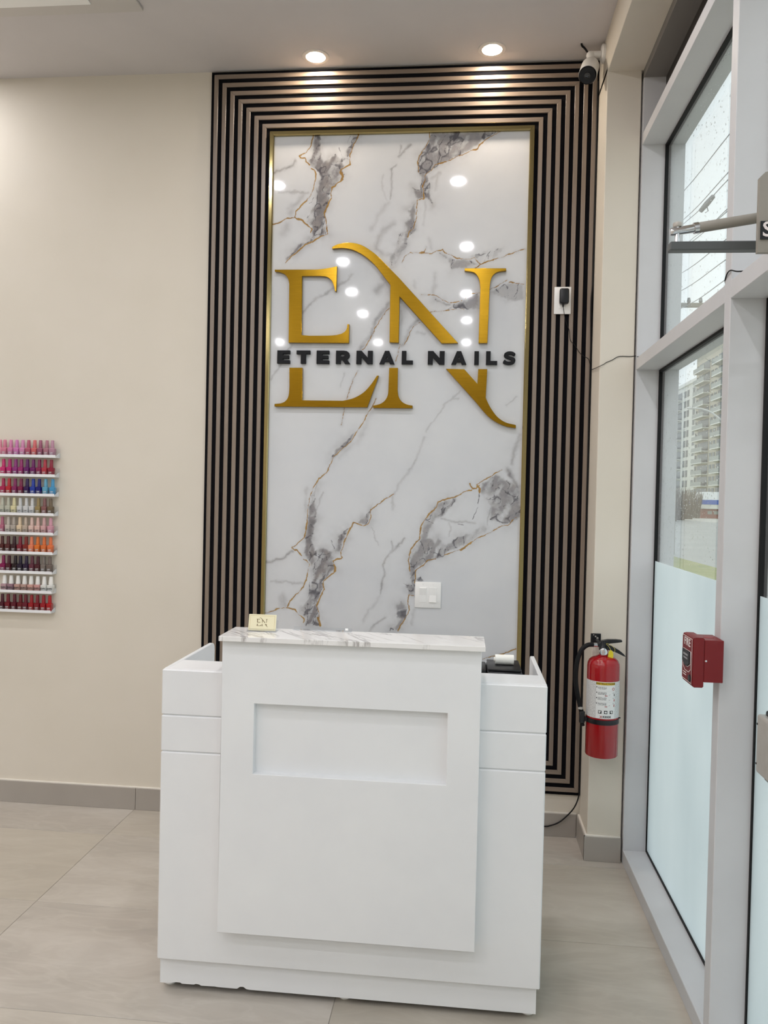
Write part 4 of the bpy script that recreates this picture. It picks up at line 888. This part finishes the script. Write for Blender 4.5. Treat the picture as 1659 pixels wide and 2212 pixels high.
# ------------------------------------------------------------------ door closer
CY = -1.713
dc = empty('door_closer', (FX, CY, 1.95)); tag(dc, 'grey door closer arm reaching into the room above the door', 'door closer')
def cpart(name, b, m, smooth=False):
    o = b.build(name, m, dc, smooth); o.matrix_parent_inverse = Matrix.Translation(-dc.location); return o
e0 = at(1445, 531, 1, CY); e1 = at(1659, 528, 1, CY)
zc = e0.z-.003
b = MB(); b.box(e0.x, FX-.0004, CY-.011, CY+.013, zc-.009, zc+.009, .002, 1); cpart('flat_arm', b, M['closer_dark'])
el = at(1461, 500, 1, CY)
cpart('elbow_cap', MB().lathe([(.0085, .0), (.0095, .004), (.009, .008), (.006, .0095)], (el.x+.002, CY, el.z+.009), 'z', 20), M['steel'], True)
cpart('elbow_pin', MB().lathe([(.005, -.030), (.005, .011)], (el.x+.002, CY, el.z+.002), 'z', 16), M['chrome'], True)
p0, p1 = at(1448, 502, 1, CY), at(1508, 494, 1, CY)
dirv = (at(1690, 462, 1, CY)-p0).normalized()
b = MB(); b.lathe([(.0065, -.001), (.0085, .004), (.0075, .016), (.0082, .020), (.0085, .046), (.0115, .047), (.0115, .056), (.009, .057)], p0, dirv, 20); cpart('joint', b, M['chrome'], True)
b = MB(); b.lathe([(.0095, .055), (.0105, .058), (.0105, .242)], p0, dirv, 20); cpart('tube_arm', b, M['closer'], True)
t0, t1 = at(1642, 376, 1, -1.80), at(1642, 545, 1, -1.80)
b = MB(); b.poly([(t0.x, -1.80, t1.z), (FX-.0005, -1.80, t1.z), (FX-.0005, -1.80, t0.z+.02), (t0.x+.01, -1.80, t0.z+.004), (t0.x, -1.80, t0.z-.006)], (0, .012, 0)); cpart('body', b, M['closer'])
q0, q1 = at(1643, 478, 1, -1.801), at(1643, 517, 1, -1.801)
b = MB(); b.box(q0.x, FX-.002, -1.803, -1.8005, q1.z, q0.z); cpart('label_plate', b, M['black_plastic'])
mm = text_mesh('label_lettering', 'S', .040, .0006, 'LEFT', .0006); mm.materials.append(white_ink); o = link('label_lettering', mm, dc); o.location = Vector((q0.x+.003, -1.8032, (q0.z+q1.z)/2))-Vector(dc.location)

# ------------------------------------------------------------------ polish rack on the wall
ROWS = [
 ([570, 510, 441, 378, 312, 249, 184, 119, 54, 2], [(180, 135, 155), (170, 115, 130), (150, 85, 110), (208, 104, 106), (176, 84, 110), (206, 136, 176), (200, 120, 176), (205, 125, 165), (206, 122, 146), (215, 140, 160)]),
 ([558, 490, 428, 363, 298, 233, 172, 107, 40], [(140, 28, 55), (178, 54, 70), (132, 34, 80), (112, 30, 98), (100, 28, 102), (152, 44, 108), (142, 50, 122), (182, 38, 112), (194, 44, 108)]),
 ([573, 497, 427, 362, 296, 230, 165, 100, 37], [(70, 148, 194), (98, 164, 192), (24, 24, 112), (34, 60, 156), (44, 15, 78), (122, 30, 70), (132, 38, 92), (180, 42, 50), (168, 38, 82)]),
 ([551, 486, 418, 352, 288, 221, 155, 92, 28], [(110, 94, 74), (132, 88, 88), (152, 132, 88), (208, 208, 208), (208, 208, 208), (208, 208, 208), (218, 208, 166), (188, 188, 172), (188, 188, 172)]),
 ([551, 480, 413, 347, 281, 217, 152, 92, 25], [(206, 150, 166), (208, 166, 166), (218, 182, 172), (218, 188, 178), (188, 172, 156), (220, 198, 168), (176, 166, 156), (194, 184, 174), (176, 104, 126)]),
 ([550, 481, 411, 344, 284, 220, 155, 90, 24], [(222, 114, 66), (218, 114, 58), (220, 116, 44), (228, 132, 96), (126, 38, 34), (128, 32, 50), (58, 26, 34), (86, 38, 40), (84, 38, 38)]),
 ([540, 477, 413, 350, 287, 222, 167, 98, 38], [(110, 96, 90), (122, 112, 106), (74, 22, 34), (96, 44, 60), (40, 24, 56), (34, 24, 46), (32, 18, 24), (74, 18, 34), (128, 22, 76)]),
 ([553, 482, 411, 339, 268, 197, 122, 50], [(218, 218, 214), (218, 218, 214), (198, 146, 142), (198, 152, 142), (178, 146, 136), (184, 146, 136), (146, 114, 126), (178, 146, 152)]),
 ([540, 474, 407, 344, 280, 224, 158, 88, 25], [(168, 18, 26), (150, 18, 32), (126, 16, 32), (150, 22, 32), (100, 18, 38), (102, 18, 28), (90, 16, 34), (112, 18, 34), (74, 16, 34)])]
PAL = {'pale pink': (206, 130, 160), 'dusty rose': (170, 115, 130), 'coral': (208, 104, 106), 'mauve': (150, 85, 110), 'lilac pink': (180, 135, 155), 'magenta': (188, 40, 110), 'purple': (106, 30, 100), 'plum': (140, 46, 115), 'crimson': (132, 30, 60), 'bright red': (160, 20, 28), 'navy': (26, 20, 100), 'royal blue': (34, 60, 156), 'sky blue': (84, 156, 194), 'white': (208, 208, 208), 'ivory': (218, 205, 166), 'pale beige': (188, 184, 172), 'khaki': (150, 130, 88), 'taupe': (115, 100, 90), 'blush': (216, 180, 170), 'orange': (220, 114, 56), 'peach': (228, 132, 96), 'dark brown': (85, 38, 39), 'black cherry': (33, 19, 26), 'dark violet': (38, 24, 52), 'burgundy': (90, 17, 34), 'rust red': (126, 38, 34), 'rosy brown': (132, 88, 88), 'nude pink': (196, 149, 142), 'beige': (180, 146, 136), 'wine': (96, 44, 60)}
ORD = ['rightmost', 'second from right', 'third from right', 'fourth from right', 'fifth from right', 'sixth from right', 'seventh from right', 'eighth from right', 'ninth from right', 'tenth from right']
RN = ['top', 'second', 'third', 'fourth', 'fifth', 'sixth', 'seventh', 'eighth', 'bottom']
def bottle_meshes(opi):
    w = .0122 if not opi else .0137; hb = .0385 if not opi else .034; hw = w*.9
    b = MB()
    sec = [(hw*.90, 0), (hw*.96, .002), (w, hb*.80), (w, hb*.92), (w*.78, hb), (w*.45, hb+.0005)]
    rings = []
    for r, z in sec:
        c_ = r*.32; rings.append([b.bm.verts.new((x, y, z)) for x, y in ((-r+c_, -r), (r-c_, -r), (r-c_*.3, -r+c_*.3), (r, -r+c_), (r, r-c_), (r-c_*.3, r-c_*.3), (r-c_, r), (-r+c_, r), (-r+c_*.3, r-c_*.3), (-r, r-c_), (-r, -r+c_), (-r+c_*.3, -r+c_*.3))])
    for A, B in zip(rings, rings[1:]):
        for i in range(12): b.bm.faces.new([A[i], A[(i+1) % 12], B[(i+1) % 12], B[i]])
    b.bm.faces.new(list(reversed(rings[0]))); b.bm.faces.new(rings[-1])
    body = b.mesh('bottle_body', True); body.materials.append(M['polish_body'])
    b = MB()
    if opi: b.lathe([(.0102, 0), (.0104, .002), (.0078, .034), (.0070, .0365), (.004, .0375)], (0, 0, hb+.0005), 'z', 16)
    else: b.lathe([(.0078, 0), (.0079, .002), (.0066, .0335), (.0058, .035)], (0, 0, hb+.0005), 'z', 14)
    cap = b.mesh('cap', True); cap.materials.append(M['polish_cap'])
    if opi:
        lab = text_mesh('label', 'O·P·I', .0105, .0003, bold=.0002); lab.materials.append(black_ink); lab.transform(Matrix.Translation((0, -w-.0002, hb*.52)))
    else:
        b = MB(); zt2 = hb*.78; b.face([(-hw*.62, -hw*.93-.0006, .002), (hw*.62, -hw*.93-.0006, .002), (hw*.62, -w-.0004, zt2), (-hw*.62, -w-.0004, zt2)]); lab = b.mesh('label'); lab.materials.append(M['polish_label'])
    return body, cap, lab
BM0, BM1 = bottle_meshes(False), bottle_meshes(True)
SFY = -.021
for r, (cx, cols) in enumerate(ROWS):
    c0 = at(119.4-1.3*r, 989+42.03*r, 1, SFY); xr, zb0 = c0.x, c0.z
    sh = empty('polish_shelf', (xr, WY, zb0)); tag(sh, f'white wall ledge with clear acrylic end, {RN[r]} of nine polish shelves', 'shelf', 'polish shelves')
    xl = -1.35-xr
    b = MB(); b.box(xl, -.001, SFY-WY+.002, -.0005, 0, .004); b.build('floor_board', M['shelf_white'], sh)
    b = MB(); b.box(xl, 0, SFY-WY, SFY-WY+.002, 0, .0125, .0004, 1); b.build('front_lip', M['shelf_white'], sh)
    b = MB(); b.poly([(-.0008, SFY-WY+.0022, .0), (-.0008, -.0005, .0), (-.0008, -.0005, .022), (-.0008, -.010, .0205), (-.0008, SFY-WY+.0022, .006)], (.0016, 0, 0)); b.build('end_bracket', M['shelf_white'], sh)
    b = MB(); b.box(.0009, .0024, SFY-WY+.004, -.0005, .0005, .0415); b.build('clear_end', M['acrylic'], sh)
    b = MB(); b.box(xl, -.001, SFY-WY+.0022, SFY-WY+.0034, .0128, .026); b.build('clear_front', M['acrylic'], sh)
    opi = r == 7; mb = BM1 if opi else BM0; by = SFY+.0042+.0142
    for k, (cpx, colr) in enumerate(zip(cx, cols)):
        zb = zb0+.0042
        xx = at(cpx/5.027, 975+42.03*r, 1, by).x
        nm = min(PAL, key=lambda q_: sum((a-b_)**2 for a, b_ in zip(PAL[q_], colr)))
        bt = empty('nail_polish_bottle', (xx, by, zb)); tag(bt, f'{nm} nail polish bottle, {ORD[k]} on the {RN[r]} polish shelf', 'nail polish', 'nail polish bottles on the wall shelves')
        bt.rotation_euler.z = random.uniform(-.06, .06)
        for nm2, me2 in zip(('bottle_body', 'cap', 'label'), mb):
            o = link(nm2, me2, bt); cl_ = lin(colr); o.color = (*cl_, 1)
            if opi and nm2 == 'cap': o.color = (.86, .85, .82, 1)

# ------------------------------------------------------------------ the street outside
GZ = -.12
for nm, x0, x1, m_ in (('pavement', 1.96, 6.0, 'pavement'), ('verge', 6.0, 7.4, 'grass'), ('road', 7.4, 24, 'asphalt'), ('far_verge', 24, 31, 'pavement'), ('far_ground', 31, 260, 'grass')):
    struct(MB().box(x0, x1, -60, 420, GZ-.3, GZ).build(nm, M[m_]))
def building(name, label, x0, x1, y0, y1, h, fl_h, bays_, wallm, nfl, parapet=1.2):
    t = empty(name, (x0, (y0+y1)/2, GZ)); tag(t, label, 'building'); cy = (y0+y1)/2
    MB().box(0, x1-x0, y0-cy, y1-cy, 0, h).build('wall', M[wallm], t)
    MB().box(-.4, x1-x0+.4, y0-cy-.4, y1-cy+.4, h-parapet, h-parapet+.5).build('cornice', M['far_white'], t)
    wm = {}
    for kind, a, b_ in bays_:
        for f in range(nfl):
            z0 = f*fl_h+.4
            if kind == 'balcony':
                key = ('b', a, b_)
                if key not in wm:
                    w = b_-a; s1 = MB().box(-1.6, 0, -w/2, w/2, 0, .25).mesh('balcony'); s1.materials.append(M['far_white'])
                    s2 = MB().box(-1.6, -1.5, -w/2, w/2, .25, 1.25).mesh('railing'); s2.materials.append(M['far_rail'])
                    s3 = MB().box(-.06, .02, -w/2+.2, w/2-.2, .3, 2.6).mesh('glass_door'); s3.materials.append(M['far_glass']); wm[key] = (s1, s2, s3)
                p = link('balcony', wm[key][0], t); p.location = (0, (a+b_)/2-cy, z0); link('railing', wm[key][1], p); d_ = link('glass_door', wm[key][2], t); d_.location = (0, (a+b_)/2-cy, z0)
            elif kind == 'window':
                n_ = 2; w = (b_-a)/n_
                for i in range(n_):
                    key = ('w', round(w, 2))
                    if key not in wm: s1 = MB().box(-.08, .02, -w*.34, w*.34, 0, 1.9).mesh('window'); s1.materials.append(M['far_glass']); wm[key] = s1
                    p = link('window', wm[key], t); p.location = (0, a+w*(i+.5)-cy, z0+.6)
            elif kind == 'blue':
                key = ('g', a, b_)
                if key not in wm: s1 = MB().box(-.08, .02, -(b_-a)*.45, (b_-a)*.45, 0, 2.2).mesh('window'); s1.materials.append(M['far_blue']); wm[key] = s1
                p = link('window', wm[key], t); p.location = (0, (a+b_)/2-cy, z0+.4)
    return t
DY = -3.41
building('apartment_tower', 'beige apartment tower with rows of balconies across the street', 62, 84, 178+DY, 221+DY, 42, 2.95, [('window', 219.0+DY, 220.8+DY), ('balcony', 209+DY, 218.5+DY), ('window', 203+DY, 208.5+DY), ('balcony', 195+DY, 202.5+DY), ('blue', 180+DY, 194.5+DY)], 'stucco', 13)
for y0_, y1_, hh in ((216.5+DY, 221.3+DY, 44.5), (199+DY, 209+DY, 45.5)):
    pass
building('pale_apartment_block', 'pale apartment block standing farther left behind the beige tower', 66, 84, 232+DY, 262+DY, 38, 2.95, [('window', 233+DY, 239+DY), ('window', 242+DY, 248+DY), ('balcony', 250+DY, 260+DY)], 'far_white', 12)
sx0, sx1 = at(1514, 1095, 1, 96).x, at(1575, 1095, 1, 96).x
sh = empty('corner_shop', ((sx0+sx1)/2, 99, GZ)); tag(sh, 'small shop with blue sign band below the apartment tower', 'building'); hw_ = (sx1-sx0)/2
z_ = lambda py: at(1535, py, 1, 96).z-GZ
MB().box(-hw_+.2, hw_, -2.6, 4, 0, z_(1100)).build('wall', M['shop_red'], sh)
MB().box(-hw_, hw_+.2, -3, 4.2, z_(1099), z_(1090)).build('awning', M['far_white'], sh)
MB().box(-hw_, hw_+.2, -3.05, 4.2, z_(1090)+.01, z_(1080)).build('sign_band', M['shop_blue'], sh)
b = MB(); zr, zt3 = z_(1080)+.01, z_(1062); b.poly([(-hw_, -3, zr), (hw_, -3, zr), (hw_-.6, -1.2, zt3), (-hw_+1.2, -1.2, zt3)], (0, 4, 0)); b.build('roof', M['lamp_grey'], sh)
for k in range(4): MB().box(-hw_+.9+k*.75, -hw_+1.4+k*.75, -2.68, -2.6, .5, z_(1104)).build('shop_window', M['far_rail'], sh)
# bare shrubs in front of the tower
rng = random.Random(5)
for k, (px, wv) in enumerate(((1452, 1.1), (1470, 1.2), (1488, 1.2), (1504, .9))):
    p = at(px, 1100, 1, 74+7*k); t = empty('bare_shrub', (p.x, p.y, GZ)); tag(t, ['leftmost', 'second', 'third', 'rightmost'][k]+' bare leafless shrub in the row below the tower', 'shrub', 'bare shrubs across the road')
    b = MB()
    for i in range(190):
        a = rng.uniform(0, 6.28); r0 = rng.uniform(0, .4); r1 = wv*rng.uniform(.2, 1); h_ = rng.uniform(1.2, 3.4)
        b.tube([(r0*math.cos(a), r0*math.sin(a), 0), ((r0+r1)/2*math.cos(a+.2), (r0+r1)/2*math.sin(a+.2), h_*.55), (r1*math.cos(a), r1*math.sin(a), h_)], .02, 3, [.03, .022, .012])
    o = b.build('twigs', M['twig'], t); o['kind'] = 'stuff'
# utility pole with cross-arm and wires
pb = at(1447, 1190, 1, 22); up = empty('utility_pole', (pb.x, 22, GZ)); tag(up, 'weathered utility pole with cross-arms beside the road', 'utility pole')
MB().lathe([(.14, 0), (.10, 9.3)], (0, 0, 0), 'z', 14).build('pole', M['pole'], up, True)
for zz_ in (7.6,):
    MB().box(-.8, .8, -.06, .06, zz_, zz_+.12).build('crossarm', M['pole'], up)
    for dx in (-.7, -.35, .35, .7): MB().lathe([(.03, 0), (.06, .05), (.04, .16), (0, .18)], (dx, 0, zz_+.12), 'z', 10).build('insulator', M['wire'], up, True)
MB().lathe([(.17, 0), (.17, .7), (.1, .75)], (.32, -.1, 6.3), 'z', 14).build('transformer', M['lamp_grey'], up, True)
WIRES = [((1452, 440), (1590, 272)), ((1466, 484), (1590, 354)), ((1476, 484), (1590, 370)), ((1500, 512), (1590, 434)), ((1462, 545), (1590, 440)), ((1456, 600), (1590, 500)), ((1450, 640), (1590, 545)), ((1468, 668), (1590, 588))]
for k, (a, b_) in enumerate(WIRES):
    A, B = at(*a, 1, 21), at(*b_, 1, 9); B2 = B+(B-A)*.9
    o = MB().tube(smooth_path([A-(B-A)*.35, A, (A+B)/2-Vector((0, 0, .05)), B, B2], 4), .009, 5).build('overhead_wire', M['wire'], None, True)
    tag(o, ['topmost', 'second highest', 'third highest', 'fourth highest', 'fifth highest', 'sixth highest', 'second lowest', 'lowest'][k]+' overhead wire seen through the upper window pane', 'wire', 'overhead street wires')
p = at(1527, 440, 1, 15); t = tag(empty('splice_box', p), 'small dark cable splice hanging on the wires in upper window', 'splice box')
MB().lathe([(.0, -.22), (.05, -.2), (.065, 0), (.05, .2), (0, .22)], (0, 0, 0), (.5, -.6, .6), 12).build('splice_body', M['wire'], t, True)
MB().tube([(0, 0, -.05), (.03, 0, -.16), (-.03, 0, -.2)], .012, 5).build('tie', M['wire'], t)
# street lamp
lb = at(1580, 1115, 1, 42); sl = empty('street_lamp', (lb.x, 42, GZ)); tag(sl, 'tall grey street lamp with curved arm across the road', 'street lamp')
pt = [at(1580, 925, 1, 42), at(1558, 907, 1, 42), at(1535, 890, 1, 42), at(1515, 883, 1, 42), at(1500, 882, 1, 42)]
MB().tube([(0, 0, 0), (0, 0, pt[0].z-GZ)], .09, 10).build('pole', M['lamp_grey'], sl, True)
rel = [p_-Vector(sl.location) for p_ in pt]
MB().tube(smooth_path(rel, 5), .05, 8).build('arm', M['lamp_grey'], sl, True)
MB().sphere(rel[-1]+Vector((-.15, 0, 0)), .12, 2, (2.2, 1, .6)).build('lamp_head', M['lamp_grey'], sl, True)
